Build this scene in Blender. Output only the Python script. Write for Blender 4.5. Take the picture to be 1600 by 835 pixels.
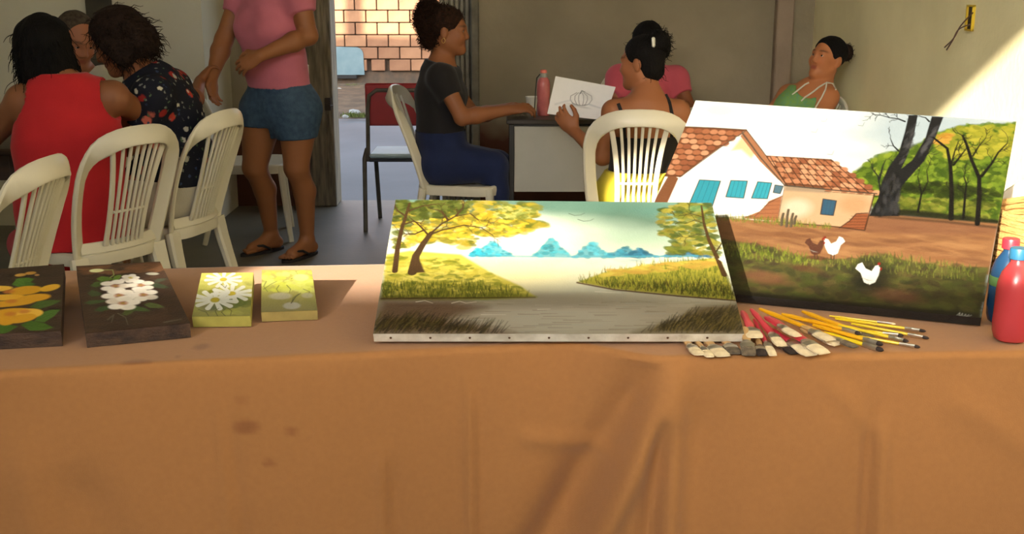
import bpy, math, random
import numpy as np

# ------------------------------------------------------------------ camera, sky, sun, exposure
scene = bpy.context.scene
for o in list(bpy.data.objects):
    bpy.data.objects.remove(o)
COL = scene.collection
IW, IH, FOC = 1600.0, 835.0, 1800.0
PITCH, CAMH = math.radians(14.0), 1.42
camd = bpy.data.cameras.new('camera'); cam = bpy.data.objects.new('camera', camd); COL.objects.link(cam)
camd.sensor_fit = 'HORIZONTAL'; camd.sensor_width = 36.0; camd.lens = 36.0*FOC/IW
camd.clip_start = 0.05; camd.clip_end = 200
cam.location = (0, 0, CAMH); cam.rotation_euler = (math.pi/2-PITCH, 0, 0)
scene.camera = cam

SUN_AZ, SUN_EL = math.radians(25.0), math.radians(20.0)      # the light travels towards +Y and a little +X, downwards
SDIR = np.array([math.sin(SUN_AZ)*math.cos(SUN_EL), math.cos(SUN_AZ)*math.cos(SUN_EL), -math.sin(SUN_EL)])
w = bpy.data.worlds.new('sky'); scene.world = w; w.use_nodes = True
nt = w.node_tree; bg = nt.nodes['Background']
skyn = nt.nodes.new('ShaderNodeTexSky'); skyn.sky_type = 'NISHITA'; skyn.sun_disc = False
skyn.sun_elevation = SUN_EL; skyn.sun_rotation = math.pi+SUN_AZ; skyn.air_density = 1.0; skyn.dust_density = 2.0
hs = nt.nodes.new('ShaderNodeHueSaturation'); hs.inputs['Saturation'].default_value = 0.55
nt.links.new(skyn.outputs[0], hs.inputs['Color']); nt.links.new(hs.outputs[0], bg.inputs[0]); bg.inputs[1].default_value = 0.50
sl = bpy.data.lights.new('sun', 'SUN'); so = bpy.data.objects.new('sun', sl); COL.objects.link(so)
sl.energy = 10.5; sl.angle = math.radians(0.8); sl.color = (1.0, 0.88, 0.71)
so.rotation_euler = (math.pi/2-SUN_EL, 0, -SUN_AZ); so.location = (-4, -9, 8)
vs = scene.view_settings; vs.view_transform = 'Standard'; vs.look = 'None'; vs.gamma = 1.0; vs.use_curve_mapping = False
vs.exposure = 0.88

# ------------------------------------------------------------------ pixel -> place
F_ = np.array([0, math.cos(PITCH), -math.sin(PITCH)]); U_ = np.array([0, math.sin(PITCH), math.cos(PITCH)]); R_ = np.array([1.0, 0, 0])
C_ = np.array([0, 0, CAMH])
def ray(px, py): return R_*(px-IW/2)/FOC + U_*(IH/2-py)/FOC + F_
def onz(px, py, z): r = ray(px, py); return C_+r*(z-CAMH)/r[2]
def onY(px, py, Y): r = ray(px, py); return C_+r*Y/r[1]
def onX(px, py, X): r = ray(px, py); return C_+r*X/r[0]
def onP(px, py, o, n): r = ray(px, py); return C_+r*((o-C_)@n)/(r@n)

# ------------------------------------------------------------------ colours and materials
def lin(c):
    c = np.asarray(c, float)/255.0
    return np.where(c <= 0.04045, c/12.92, ((c+0.055)/1.055)**2.4)
MATS = {}
def mat(name, rgb, rough=0.6, var=0.12, scale=8.0, bump=0.0, bscale=60.0, metal=0.0, attr=False, spec=0.5, trans=0.0, rgb2=None, stretch=None, sheen=0.0, emit=None):
    """procedural material: two tones of one colour mixed by noise, with optional fine relief"""
    if name in MATS: return MATS[name]
    m = bpy.data.materials.new(name); m.use_nodes = True; n = m.node_tree.nodes; L = m.node_tree.links
    b = n['Principled BSDF']; b.inputs['Roughness'].default_value = rough; b.inputs['Metallic'].default_value = metal
    b.inputs['Specular IOR Level'].default_value = spec
    if trans: b.inputs['Transmission Weight'].default_value = trans
    if sheen: b.inputs['Sheen Weight'].default_value = sheen
    tc = n.new('ShaderNodeTexCoord'); src = tc.outputs['Object']
    if stretch:
        mp = n.new('ShaderNodeMapping'); mp.inputs['Scale'].default_value = stretch; L.new(src, mp.inputs[0]); src = mp.outputs[0]
    nz = n.new('ShaderNodeTexNoise'); nz.inputs['Scale'].default_value = scale; nz.inputs['Detail'].default_value = 5.0
    L.new(src, nz.inputs['Vector'])
    c = lin(rgb); d = lin(rgb2) if rgb2 is not None else c*(1-var)
    e = c if rgb2 is not None else np.minimum(c*(1+var), 1)
    mx = n.new('ShaderNodeMix'); mx.data_type = 'RGBA'
    rp = n.new('ShaderNodeMapRange'); rp.inputs['From Min'].default_value = 0.3; rp.inputs['From Max'].default_value = 0.7
    L.new(nz.outputs['Fac'], rp.inputs['Value']); L.new(rp.outputs[0], mx.inputs['Factor'])
    mx.inputs['A'].default_value = (*d, 1); mx.inputs['B'].default_value = (*e, 1)
    if attr:
        at = n.new('ShaderNodeAttribute'); at.attribute_name = 'Col'
        m2 = n.new('ShaderNodeMix'); m2.data_type = 'RGBA'; m2.blend_type = 'MULTIPLY'; m2.inputs['Factor'].default_value = 1.0
        L.new(at.outputs['Color'], m2.inputs['A']); L.new(mx.outputs['Result'], m2.inputs['B'])
        L.new(m2.outputs['Result'], b.inputs['Base Color'])
    else:
        L.new(mx.outputs['Result'], b.inputs['Base Color'])
    if bump:
        n2 = n.new('ShaderNodeTexNoise'); n2.inputs['Scale'].default_value = bscale; n2.inputs['Detail'].default_value = 4.0
        L.new(src, n2.inputs['Vector'])
        bp = n.new('ShaderNodeBump'); bp.inputs['Strength'].default_value = bump; bp.inputs['Distance'].default_value = 0.01
        L.new(n2.outputs['Fac'], bp.inputs['Height']); L.new(bp.outputs[0], b.inputs['Normal'])
    if emit: b.inputs['Emission Color'].default_value = (*lin(rgb), 1); b.inputs['Emission Strength'].default_value = emit
    MATS[name] = m; return m

# ------------------------------------------------------------------ mesh builder
def nrm(v): v = np.asarray(v, float); return v/max(1e-9, np.linalg.norm(v))
def spline(pts, n=6):
    P = [np.asarray(p, float) for p in pts]; P = [2*P[0]-P[1]]+P+[2*P[-1]-P[-2]]; out = []
    for i in range(1, len(P)-2):
        for k in range(n):
            t = k/n; out.append(.5*((2*P[i])+(P[i+1]-P[i-1])*t+(2*P[i-1]-5*P[i]+4*P[i+1]-P[i+2])*t*t+(3*P[i]-P[i-1]-3*P[i+1]+P[i+2])*t**3))
    return out+[P[-2]]
class MB:
    def __init__(s): s.v = []; s.f = []; s.n = 0; s.c = []
    def add(s, v, f, col=None):
        v = np.asarray(v, float).reshape(-1, 3); s.v.append(v)
        s.f += [[i+s.n for i in q] for q in f]; s.n += len(v)
        s.c.append(np.tile(np.append(lin(col), 1), (len(v), 1)) if col is not None else np.ones((len(v), 4)))
        return s
    def box(s, lo, hi, bev=0.0, rot=None, col=None):
        lo = np.array(lo, float); hi = np.array(hi, float); c = (lo+hi)/2; h = (hi-lo)/2; b = min(bev, *(h*0.9)) if bev else 0
        if not b:
            v = np.array([[x, y, z] for z in (-1, 1) for y in (-1, 1) for x in (-1, 1)])*h
            f = [[0, 2, 3, 1], [4, 5, 7, 6], [0, 1, 5, 4], [2, 6, 7, 3], [0, 4, 6, 2], [1, 3, 7, 5]]
        else:
            v = []; idx = {}
            for sx in (-1, 1):
                for sy in (-1, 1):
                    for sz in (-1, 1):
                        for a in range(3):
                            q = np.array([sx, sy, sz])*(h-b); q[a] = (sx, sy, sz)[a]*h[a]; idx[(sx, sy, sz, a)] = len(v); v.append(q)
            f = []
            for a in range(3):
                o1, o2 = [(1, 2), (2, 0), (0, 1)][a]
                for sg in (-1, 1):
                    q = []
                    for (p1, p2) in ((-1, -1), (1, -1), (1, 1), (-1, 1)):
                        k = [0, 0, 0]; k[a] = sg; k[o1] = p1; k[o2] = p2; q.append(idx[(*k, a)])
                    f.append(q if sg > 0 else q[::-1])
                for p1 in (-1, 1):
                    for p2 in (-1, 1):
                        k0 = [0, 0, 0]; k0[a] = -1; k0[o1] = p1; k0[o2] = p2; k1 = list(k0); k1[a] = 1
                        q = [idx[(*k0, o1)], idx[(*k1, o1)], idx[(*k1, o2)], idx[(*k0, o2)]]
                        f.append(q if p1*p2 < 0 else q[::-1])
            for sx in (-1, 1):
                for sy in (-1, 1):
                    for sz in (-1, 1):
                        q = [idx[(sx, sy, sz, a)] for a in range(3)]; f.append(q if sx*sy*sz > 0 else q[::-1])
            v = np.array(v)
        if rot is not None: v = v@np.array(rot).T
        return s.add(v+c, f, col)
    def sweep(s, path, prof, up=(0, 0, 1), closed=False, cap=True, scales=None, ups=None, col=None):
        """prof: closed list of (a,b): a along side, b along up; scales: per-point (sa,sb)"""
        P = np.asarray(path, float); n = len(P); k = len(prof); V = []
        for i in range(n):
            t = nrm(P[(i+1) % n]-P[i-1]) if closed or 0 < i < n-1 else (nrm(P[1]-P[0]) if i == 0 else nrm(P[-1]-P[-2]))
            u0 = np.asarray(ups[i] if ups is not None else up, float); side = np.cross(t, u0)
            if np.linalg.norm(side) < 1e-4: side = np.cross(t, (1, 0.3, 0))
            side = nrm(side); u = np.cross(side, t); sa, sb = scales[i] if scales is not None else (1, 1)
            for a, b in prof: V.append(P[i]+side*a*sa+u*b*sb)
        F = []
        for i in range(n if closed else n-1):
            j = (i+1) % n
            for q in range(k):
                r = (q+1) % k; F.append([i*k+q, i*k+r, j*k+r, j*k+q])
        if cap and not closed: F.append(list(range(k))[::-1]); F.append([(n-1)*k+q for q in range(k)])
        return s.add(V, F, col)
    def tube(s, path, r, seg=8, closed=False, col=None):
        path = np.asarray(path, float); rr = np.full(len(path), r) if np.isscalar(r) else np.asarray(r, float)
        pr = [(math.cos(2*math.pi*i/seg), math.sin(2*math.pi*i/seg)) for i in range(seg)]
        d = np.abs(nrm(path[-1]-path[0])) if not closed else np.abs(np.array([0.1, 0.2, 0.9]))
        up = np.eye(3)[int(np.argmin(d))]
        return s.sweep(path, pr, up, closed, True, [(x, x) for x in rr], col=col)
    def lathe(s, prof, c=(0, 0, 0), seg=24, ax=None, col=None, lobes=None):
        """prof [(r,z)], lobes(z, angle)->radius factor"""
        V = []; n = len(prof)
        for r, z in prof:
            for i in range(seg):
                a = 2*math.pi*i/seg; q = r*(lobes(z, a) if lobes else 1.0); V.append((q*math.cos(a), q*math.sin(a), z))
        V = np.array(V)
        if ax is not None:
            z = nrm(ax); x = nrm(np.cross((0, 1, 0.2), z)); y = np.cross(z, x); V = V@np.array([x, y, z])
        F = [[i*seg+j, i*seg+(j+1) % seg, (i+1)*seg+(j+1) % seg, (i+1)*seg+j] for i in range(n-1) for j in range(seg)]
        if prof[0][0] > 1e-6: F.append(list(range(seg))[::-1])
        if prof[-1][0] > 1e-6: F.append([(n-1)*seg+j for j in range(seg)])
        return s.add(V+np.asarray(c, float), F, col)
    def prism(s, poly, d, col=None):
        """poly: 3D outline, extruded by vector d"""
        P = np.asarray(poly, float); n = len(P); V = np.vstack([P, P+np.asarray(d, float)])
        F = [list(range(n))[::-1], [n+i for i in range(n)]]+[[i, (i+1) % n, n+(i+1) % n, n+i] for i in range(n)]
        return s.add(V, F, col)
    def arrays(s, v, f, c=None):
        v = np.asarray(v); s.v.append(v); s.f += (np.asarray(f)+s.n).tolist(); s.n += len(v)
        s.c.append(c if c is not None else np.ones((len(v), 4))); return s
    def verts(s): return np.vstack(s.v)
RND = lambda w_, t_, b_=0.3: [(-w_/2, -t_/2*(1-b_)), (-w_/2*(1-b_*t_/w_), -t_/2), (w_/2*(1-b_*t_/w_), -t_/2), (w_/2, -t_/2*(1-b_)),
                              (w_/2, t_/2*(1-b_)), (w_/2*(1-b_*t_/w_), t_/2), (-w_/2*(1-b_*t_/w_), t_/2), (-w_/2, t_/2*(1-b_))]
def mesh_from(name, V, Fc, smooth=True, cols=None):
    me = bpy.data.meshes.new(name); me.from_pydata(V.tolist() if hasattr(V, 'tolist') else V, [], Fc); me.update()
    if smooth: me.polygons.foreach_set('use_smooth', np.ones(len(me.polygons), bool))
    if cols is not None:
        a = me.color_attributes.new('Col', 'FLOAT_COLOR', 'POINT'); a.data.foreach_set('color', np.asarray(cols, np.float32).ravel())
    return me
def tag(o, label=None, cat=None, group=None, kind=None):
    if label: o['label'] = label
    if cat: o['category'] = cat
    if group: o['group'] = group
    if kind: o['kind'] = kind
    return o
def thing(name, label, cat, loc=(0, 0, 0), rz=0.0, group=None):
    o = bpy.data.objects.new(name, None); COL.objects.link(o); o.location = [float(x) for x in loc]; o.rotation_euler = (0, 0, rz)
    o.empty_display_size = 0.05
    return tag(o, label, cat, group)
def worldloc(o):
    l = np.array(o.location)
    while o.parent is not None: o = o.parent; l = l+np.array(o.location)
    return l
def obj(name, mb, m, parent=None, smooth=False, world=True, ang=40, label=None):
    """link ONE mesh object; with world=True the vertices are given in world space (parents have no rotation)"""
    V = mb.verts(); cols = np.vstack(mb.c)
    if parent is None: org = np.array([(V[:, 0].min()+V[:, 0].max())/2, (V[:, 1].min()+V[:, 1].max())/2, V[:, 2].min()])
    elif world: org = (V.min(0)+V.max(0))/2
    else: org = np.zeros(3)
    me = mesh_from(name, V-org, mb.f, smooth, cols if (cols[:, :3].min() < 1) else None)
    if smooth and ang: 
        try: me.set_sharp_from_angle(angle=math.radians(ang))
        except Exception: pass
    me.materials.append(m); o = bpy.data.objects.new(name, me); COL.objects.link(o)
    if parent is not None:
        o.parent = parent; o.location = (org-worldloc(parent)) if world else (0, 0, 0)
    else: o.location = org
    if label: o['label'] = label
    return o
def struct(name, mb, m, parent=None, smooth=False):
    o = obj(name, mb, m, parent, smooth)
    if parent is None: o['kind'] = 'structure'
    return o
def copy_tree(o, parent=None):
    c = o.copy(); COL.objects.link(c); c.parent = parent
    for ch in list(o.children): copy_tree(ch, c)
    return c
rng = np.random.default_rng(7); random.seed(7)
def vnoise(shape, cell, seed):
    """smooth value noise on a 2-D array"""
    r = np.random.default_rng(seed); h, w_ = shape; gh, gw = int(h/cell)+3, int(w_/cell)+3; g = r.random((gh, gw))
    y = np.arange(h)/cell; x = np.arange(w_)/cell; yi = y.astype(int); xi = x.astype(int)
    fy = (y-yi)[:, None]; fx = (x-xi)[None]; fy = fy*fy*(3-2*fy); fx = fx*fx*(3-2*fx)
    a = g[yi][:, xi]; b = g[yi][:, xi+1]; c = g[yi+1][:, xi]; d = g[yi+1][:, xi+1]
    return (a*(1-fx)+b*fx)*(1-fy)+(c*(1-fx)+d*fx)*fy
# ------------------------------------------------------------------ the room
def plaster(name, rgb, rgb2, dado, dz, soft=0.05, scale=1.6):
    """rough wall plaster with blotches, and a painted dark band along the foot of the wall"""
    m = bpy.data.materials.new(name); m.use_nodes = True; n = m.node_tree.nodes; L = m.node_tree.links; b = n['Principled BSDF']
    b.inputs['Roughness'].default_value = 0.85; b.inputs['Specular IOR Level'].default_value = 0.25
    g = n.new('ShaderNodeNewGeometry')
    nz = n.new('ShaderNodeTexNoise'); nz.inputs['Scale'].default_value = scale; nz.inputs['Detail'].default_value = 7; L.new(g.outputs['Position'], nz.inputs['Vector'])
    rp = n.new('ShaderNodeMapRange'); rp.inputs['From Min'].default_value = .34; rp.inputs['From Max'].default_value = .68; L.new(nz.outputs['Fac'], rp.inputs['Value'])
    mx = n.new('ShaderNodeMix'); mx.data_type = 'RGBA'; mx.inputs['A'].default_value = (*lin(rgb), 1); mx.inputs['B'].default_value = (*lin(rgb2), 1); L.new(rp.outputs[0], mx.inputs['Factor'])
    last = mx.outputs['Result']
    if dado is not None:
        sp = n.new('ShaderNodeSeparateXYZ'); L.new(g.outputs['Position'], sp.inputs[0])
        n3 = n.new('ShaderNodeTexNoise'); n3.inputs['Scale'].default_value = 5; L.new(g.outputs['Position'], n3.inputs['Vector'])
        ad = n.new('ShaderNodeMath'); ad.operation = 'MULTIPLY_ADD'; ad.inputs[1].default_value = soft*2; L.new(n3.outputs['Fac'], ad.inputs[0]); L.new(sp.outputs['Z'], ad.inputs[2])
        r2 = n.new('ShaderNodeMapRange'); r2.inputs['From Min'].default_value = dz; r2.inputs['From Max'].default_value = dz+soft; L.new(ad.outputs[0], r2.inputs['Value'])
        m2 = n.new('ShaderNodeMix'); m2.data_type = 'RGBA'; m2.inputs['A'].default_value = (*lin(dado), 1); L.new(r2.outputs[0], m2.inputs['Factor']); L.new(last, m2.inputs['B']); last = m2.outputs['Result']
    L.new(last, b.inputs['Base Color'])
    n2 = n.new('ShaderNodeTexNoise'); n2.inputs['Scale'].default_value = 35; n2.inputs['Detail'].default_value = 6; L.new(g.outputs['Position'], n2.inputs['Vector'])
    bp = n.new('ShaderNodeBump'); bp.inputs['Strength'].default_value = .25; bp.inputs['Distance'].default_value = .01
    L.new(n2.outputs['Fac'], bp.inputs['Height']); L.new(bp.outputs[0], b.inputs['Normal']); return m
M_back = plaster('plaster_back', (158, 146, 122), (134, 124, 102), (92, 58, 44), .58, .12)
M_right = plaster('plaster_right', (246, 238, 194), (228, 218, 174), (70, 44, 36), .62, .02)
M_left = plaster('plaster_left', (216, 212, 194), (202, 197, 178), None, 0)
M_ceil = plaster('plaster_ceiling', (226, 224, 218), (214, 212, 205), None, 0)
XR, YB, XL, YF, ZC = 1.88, 7.33, -3.7, -1.0, 3.7
DX0, DX1, DZ = -1.16, -.255, 2.15
m = MB().box((-9.5, YB, 0), (DX0, YB+.2, ZC+.12)).box((DX1, YB, 0), (XR+.2, YB+.2, ZC)).box((DX0, YB, DZ), (DX1, YB+.2, ZC)); struct('wall_back', m, M_back)  # left part runs far past the room, unseen, added to shade the bricks outside
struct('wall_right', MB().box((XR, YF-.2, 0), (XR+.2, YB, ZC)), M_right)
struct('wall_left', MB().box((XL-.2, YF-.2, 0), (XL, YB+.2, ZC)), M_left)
struct('wall_alcove', MB().box((XL, 6.72, 0), (-1.77, YB, ZC-.002)), M_left)
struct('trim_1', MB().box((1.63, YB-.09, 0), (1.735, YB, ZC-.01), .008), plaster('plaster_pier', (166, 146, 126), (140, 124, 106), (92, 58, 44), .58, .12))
# camera side: a wide open front; unseen sloping beam shaped to place the sun patches
m = MB().box((XL, YF-.2, 0), (-2.42, YF, ZC)).box((1.72, YF-.2, 0), (XR, YF, ZC))
m.prism([(-2.42, YF, 3.05), (-.4, YF, 3.5), (1.72, YF, 3.65), (1.72, YF, ZC), (-2.42, YF, ZC)], (0, -.2, 0)); struct('wall_front', m, M_left)
struct('ceiling', MB().box((XL-.2, YF-.2, ZC), (XR+.2, YB+.2, ZC+.12)), M_ceil)
M_floor = mat('concrete_floor', (116, 111, 97), .5, scale=2.2, rgb2=(94, 90, 79), bump=.08, bscale=40)
struct('floor', MB().box((XL, YF-.2, -.1), (XR, YB+.2, 0)), M_floor)
# dark post against the alcove wall, weathered door frame, ribbed metal door folded to the side
M_wood = mat('weathered_wood', (152, 138, 114), .8, scale=7, rgb2=(84, 76, 62), bump=.5, bscale=30, stretch=(6, 6, .7))
a, b = onY(134, 0, 6.7)[0], onY(173, 0, 6.7)[0]
struct('trim_2', MB().box((a, 6.68, .02), (b, 6.72, 2.6), .006), mat('dark_post', (74, 68, 54), .7, scale=5, rgb2=(52, 48, 40)))
m = MB().box((DX0-.13, YB-.03, 0), (DX0-.012, YB+.02, DZ+.1), .01).box((DX0-.03, YB-.02, 0), (DX0+.03, YB+.2, DZ), .006); struct('trim_3', m, M_wood)
m = MB().box((DX1, YB-.03, 0), (DX1+.05, YB+.02, DZ+.1), .008).box((DX0-.13, YB-.03, DZ+.0), (DX1+.05, YB+.02, DZ+.1), .01); struct('trim_4', m, mat('grey_frame', (128, 122, 106), .7, scale=9, rgb2=(90, 86, 72)))
M_rib = mat('door_metal', (150, 144, 126), .5, scale=10, rgb2=(110, 104, 90))
dr = tag(bpy.data.objects.new('door_1', None), kind='structure'); COL.objects.link(dr); dr.location = (DX1-.1, YB+.08, 0)
x = DX1-.2
obj('door_sheet', MB().box((x, YB+.115, .02), (DX1-.002, YB+.12, DZ-.02)), M_rib, dr)
for i in range(6):
    obj('door_slat', MB().box((x, YB+.06, .02), (x+.026, YB+.12-.02*(i % 2), DZ-.02), .006), M_rib, dr); x += .032
# door latch on the wooden jamb
tag(obj('door_latch', MB().box((DX0-.02, YB-.045, .62), (DX0+.02, YB-.03, .70), .004).tube([(DX0-.015, YB-.05, .66), (DX0+.02, YB-.07, .655), (DX0+.03, YB-.05, .65)], .006), mat('rusty_metal', (58, 46, 36), .7)),
    'small rusty latch on the weathered door jamb', 'latch')

# ------------------------------------------------------------------ outdoors, through the door
M_street = mat('street_concrete', (118, 120, 122), .8, scale=1.2, rgb2=(104, 106, 108), bump=.1, bscale=80)
struct('ground', MB().box((-40, -60, -.35), (40, 60, -.11)), mat('dry_ground', (150, 136, 112), .95, scale=.8, rgb2=(120, 106, 86)))
struct('street', MB().box((-14, YB+.2, -.11), (9, 12.2, -.004)), M_street)
M_bank = mat('gravel_bank', (108, 92, 72), .95, scale=6, rgb2=(70, 62, 50), bump=.6, bscale=25)
nx, ny = 90, 40; gx = np.linspace(-9, 5, nx); gy = np.linspace(12.15, 15.4, ny); X, Y = np.meshgrid(gx, gy)
Z = .03+.05*np.clip((Y-12.2)/1.5, 0, 1)+.06*(vnoise(X.shape, 5, 3)-.5)+.03*(vnoise(X.shape, 2, 4)-.5)
Z[0] = -.1
m = MB(); m.add(np.stack([X, Y, Z], -1), [[j*nx+i, j*nx+i+1, (j+1)*nx+i+1, (j+1)*nx+i] for j in range(ny-1) for i in range(nx-1)]); struct('gravel_bank', m, M_bank, smooth=True)
YW = 15.3
wl = struct('wall_street', MB().box((-7, YW, 0), (3.2, YW+.15, .26), .01).box((-7, YW+.03, .26), (3.2, YW+.15, 2.6)), mat('mortar', (104, 84, 66), .95, scale=9, rgb2=(78, 68, 58), bump=.3))
bmats = [mat('brick_a', (158, 116, 86), .9, scale=5, rgb2=(140, 100, 72), bump=.15), mat('brick_b', (150, 110, 82), .9, scale=5, rgb2=(130, 92, 68), bump=.15), mat('brick_c', (166, 124, 92), .9, scale=6, rgb2=(146, 106, 78), bump=.15)]
bw, bh = .285, .156; shared = {}
def pbrick(k, full):
    w_ = bw-.014 if full else bw*.62
    return MB().box((-w_/2, -.045, -bh/2+.006), (w_/2, .07, bh/2-.006), .006)
for r in range(12):
    for c in range(24):
        x = -4.6+c*bw+(bw/2 if r % 2 else 0); z = .26+bh*(r+.5); k = int(rng.integers(3)); full = not (r == 0 and c % 3 == 1)
        if x > 2.0: continue
        if r < 2 and -2.52 < x < -2.1: continue
        key = (k, full)
        if key not in shared:
            o = obj('brick', pbrick(k, full), bmats[k], wl, world=False); shared[key] = o.data
        else: o = bpy.data.objects.new('brick', shared[key]); COL.objects.link(o); o.parent = wl
        o.location = np.array([x, YW+rng.normal(0, .004), z])-np.array(wl.location)
# light panel standing at the foot of the wall
a = onY(516, 117, YW-.06); b = onY(567, 74, YW-.06); r_ = .09
pl = [(a[0], YW-.06, a[2]), (b[0]+.01, YW-.06, a[2]), (b[0], YW-.06, b[2]-r_)]+[(b[0]-r_*(1-math.cos(t)), YW-.06, b[2]-r_*(1-math.sin(t))) for t in np.linspace(.2, math.pi/2, 6)]+[(a[0], YW-.06, b[2]+.01)]
t = thing('rounded_board', 'pale blue rounded panel standing at the foot of the brick wall outside', 'panel', (a[0]/2+b[0]/2, YW-.06, a[2]-.05))
obj('panel_sheet', MB().prism(pl, (0, .03, 0)), mat('pale_blue_plastic', (118, 140, 146), .5, scale=8, rgb2=(100, 126, 134)), t)
obj('base_strip', MB().box((a[0]+.06, YW-.07, a[2]-.05), (b[0]-.09, YW-.03, a[2]), .005), mat('black_rubber', (30, 30, 30), .7), t)
# weeds and scraps on the bank
def tuft(name, c, n, h, spread, label, seed):
    r = np.random.default_rng(seed); m = MB()
    for i in range(n):
        p = np.array(c)+np.array([r.normal(0, spread), r.normal(0, spread*.3), 0]); d = np.array([r.normal(0, .5), r.normal(0, .4), 1.0])*h*r.uniform(.5, 1.2)
        s_ = np.array([.006, 0, 0]); m.add([p-s_, p+s_, p+d*.6+s_*.7, p+d*.6-s_*.7, p+d+np.array([d[0]*.3, 0, -h*.1])], [[0, 1, 2, 3], [3, 2, 4]])
    return tag(obj(name, m, mat('weed_green', (110, 118, 52), .8, scale=20, rgb2=(84, 96, 40))), label, 'weeds', kind='stuff')
c = onY(548, 141, 15.0); c[2] = .05; tuft('weeds', c, 130, .07, .12, 'low green weeds growing along the foot of the brick wall', 1)
c = onz(560, 180, .05); c[2] = .03; tuft('weeds', c, 120, .06, .10, 'low green weeds at the roadside edge of the gravel bank', 2)
for k, (px, py, s_, lb) in enumerate([(553, 176, .07, 'crumpled white scrap of litter at the roadside edge of the gravel'), (530, 141, .06, 'small white scrap of litter near the foot of the brick wall'), (540, 182, .04, 'tiny white pebble on the gravel beside the road')]):
    c = onz(px, py, .06); r = np.random.default_rng(k); m = MB(); V = []; 
    for i in range(5):
        for j in range(7):
            th = math.pi*i/4; ph = 2*math.pi*j/7; V.append(c+s_*(.7+.5*r.random())*np.array([math.sin(th)*math.cos(ph), .6*math.sin(th)*math.sin(ph), .5*math.cos(th)]))
    m.add(V, [[i*7+j, i*7+(j+1) % 7, (i+1)*7+(j+1) % 7, (i+1)*7+j] for i in range(4) for j in range(7)])
    tag(obj('litter_scrap', m, mat('litter_white', (170, 170, 164), .8)), lb, 'litter', 'litter on the gravel bank')
# street pole (its shadow falls on the brick wall) and an unseen wall added behind the camera to block the low sun
pb = onY(557, 40, YW)-SDIR*((YW-8.2)/SDIR[1])
t = thing('street_pole', 'tall concrete street pole standing outside by the road', 'pole', (pb[0], 8.2, -.004))
obj('post', MB().lathe([(.12, 0), (.10, 7)], (pb[0], 8.2, -.004), 12), mat('pole_concrete', (150, 146, 138), .9), t)
obj('crossarm', MB().box((pb[0]-.8, 8.1, 6.5), (pb[0]+.8, 8.2, 6.6), .01), M_wood, t)
struct('wall_sun_block', MB().box((-9, -3.25, -.11), (6, -3.0, 2.86)).box((-9.05, -3.29, 2.86), (6.05, -2.96, 2.93), .01), mat('sun_block_paint', (206, 198, 184), .9, scale=1.5))
# ------------------------------------------------------------------ display tables and their cloth
TZ = .75
def y_front(x):
    L = 2.068+.165*np.minimum(x, .1); R = 2.003+.05*(x-.3); t = np.clip((x-.1)/.19, 0, 1); t = t*t*(3-2*t); return L*(1-t)+R*t
def y_back(x): return np.where(x < .3, 2.745+.09*x, 2.77+.03*(x-.3))
segl = []
def fold(p0, p1, wid, amp):
    a = onY(*p0, 2.0); b = onY(*p1, 2.0); segl.append((a[0], a[2], b[0], b[2], wid, amp))
fold((718, 600), (722, 835), .008, -.006); fold((730, 585), (736, 900), .016, .012); fold((745, 600), (750, 835), .010, -.006)
fold((1055, 560), (915, 900), .030, .055); fold((1048, 560), (860, 860), .045, -.045); fold((1062, 565), (1040, 900), .022, .022)
fold((1035, 640), (1010, 900), .020, -.026); fold((1085, 600), (1110, 900), .06, -.018); fold((1368, 620), (1350, 900), .012, -.014); fold((1382, 640), (1378, 900), .016, .012); fold((1330, 600), (1200, 900), .05, .008)
fold((345, 600), (378, 900), .012, .010); fold((352, 620), (390, 900), .016, -.010); fold((592, 690), (602, 900), .012, .012); fold((605, 720), (618, 900), .02, -.008)
fold((60, 640), (90, 900), .03, .010); fold((120, 700), (230, 900), .05, -.012); fold((800, 700), (915, 720), .02, .008); fold((1480, 620), (1600, 700), .03, .006); fold((1290, 590), (1350, 660), .02, .005)
def disp(x, z):
    d = np.zeros_like(x)
    for ax, az, bx, bz, wd, am in segl:
        t = np.clip(((x-ax)*(bx-ax)+(z-az)*(bz-az))/((bx-ax)**2+(bz-az)**2), 0, 1.3); q = np.hypot(x-ax-t*(bx-ax), z-az-t*(bz-az))
        d += am*np.exp(-(q/wd)**2)*np.clip(t*4, 0, 1)
    s_ = np.clip((TZ-z)/.7, 0, 1); d += s_*(.02+.014*np.sin(x*7.3+1.2*np.sin(x*3))+.006*np.sin(x*17+z*3)); return d
xs = np.arange(-1.75, 1.86, .0085); rows = []
for z in np.linspace(.35, TZ-.012, 10): rows.append(('b', z))
for t_ in np.linspace(0, 1, 85): rows.append(('t', t_))
for a_ in np.linspace(.2, 1, 5): rows.append(('c', a_*math.pi/2))
for z in np.linspace(TZ-.022, .05, 84): rows.append(('f', z))
nx = len(xs); ny = len(rows); V = np.zeros((ny, nx, 3)); R0 = .014
yf, yb = y_front(xs), y_back(xs); wob = vnoise((ny, nx), 26, 11)-.5; wob2 = vnoise((ny, nx), 9, 12)-.5
for j, (k, q) in enumerate(rows):
    if k == 'b': V[j] = np.stack([xs, yb+.004+0*xs, q+0*xs], 1)
    elif k == 't': V[j] = np.stack([xs, yb*(1-q)+(yf+R0)*q, TZ+.001+.0024*wob[j]+.0006*wob2[j]], 1)
    elif k == 'c': V[j] = np.stack([xs, yf+R0-R0*math.sin(q), TZ+.001-R0*(1-math.cos(q))+.0024*wob[j]*(1-q/1.6)], 1)
    else: V[j] = np.stack([xs, yf-disp(xs, np.full_like(xs, q))-.004*wob[j], q+0*xs], 1)
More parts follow.
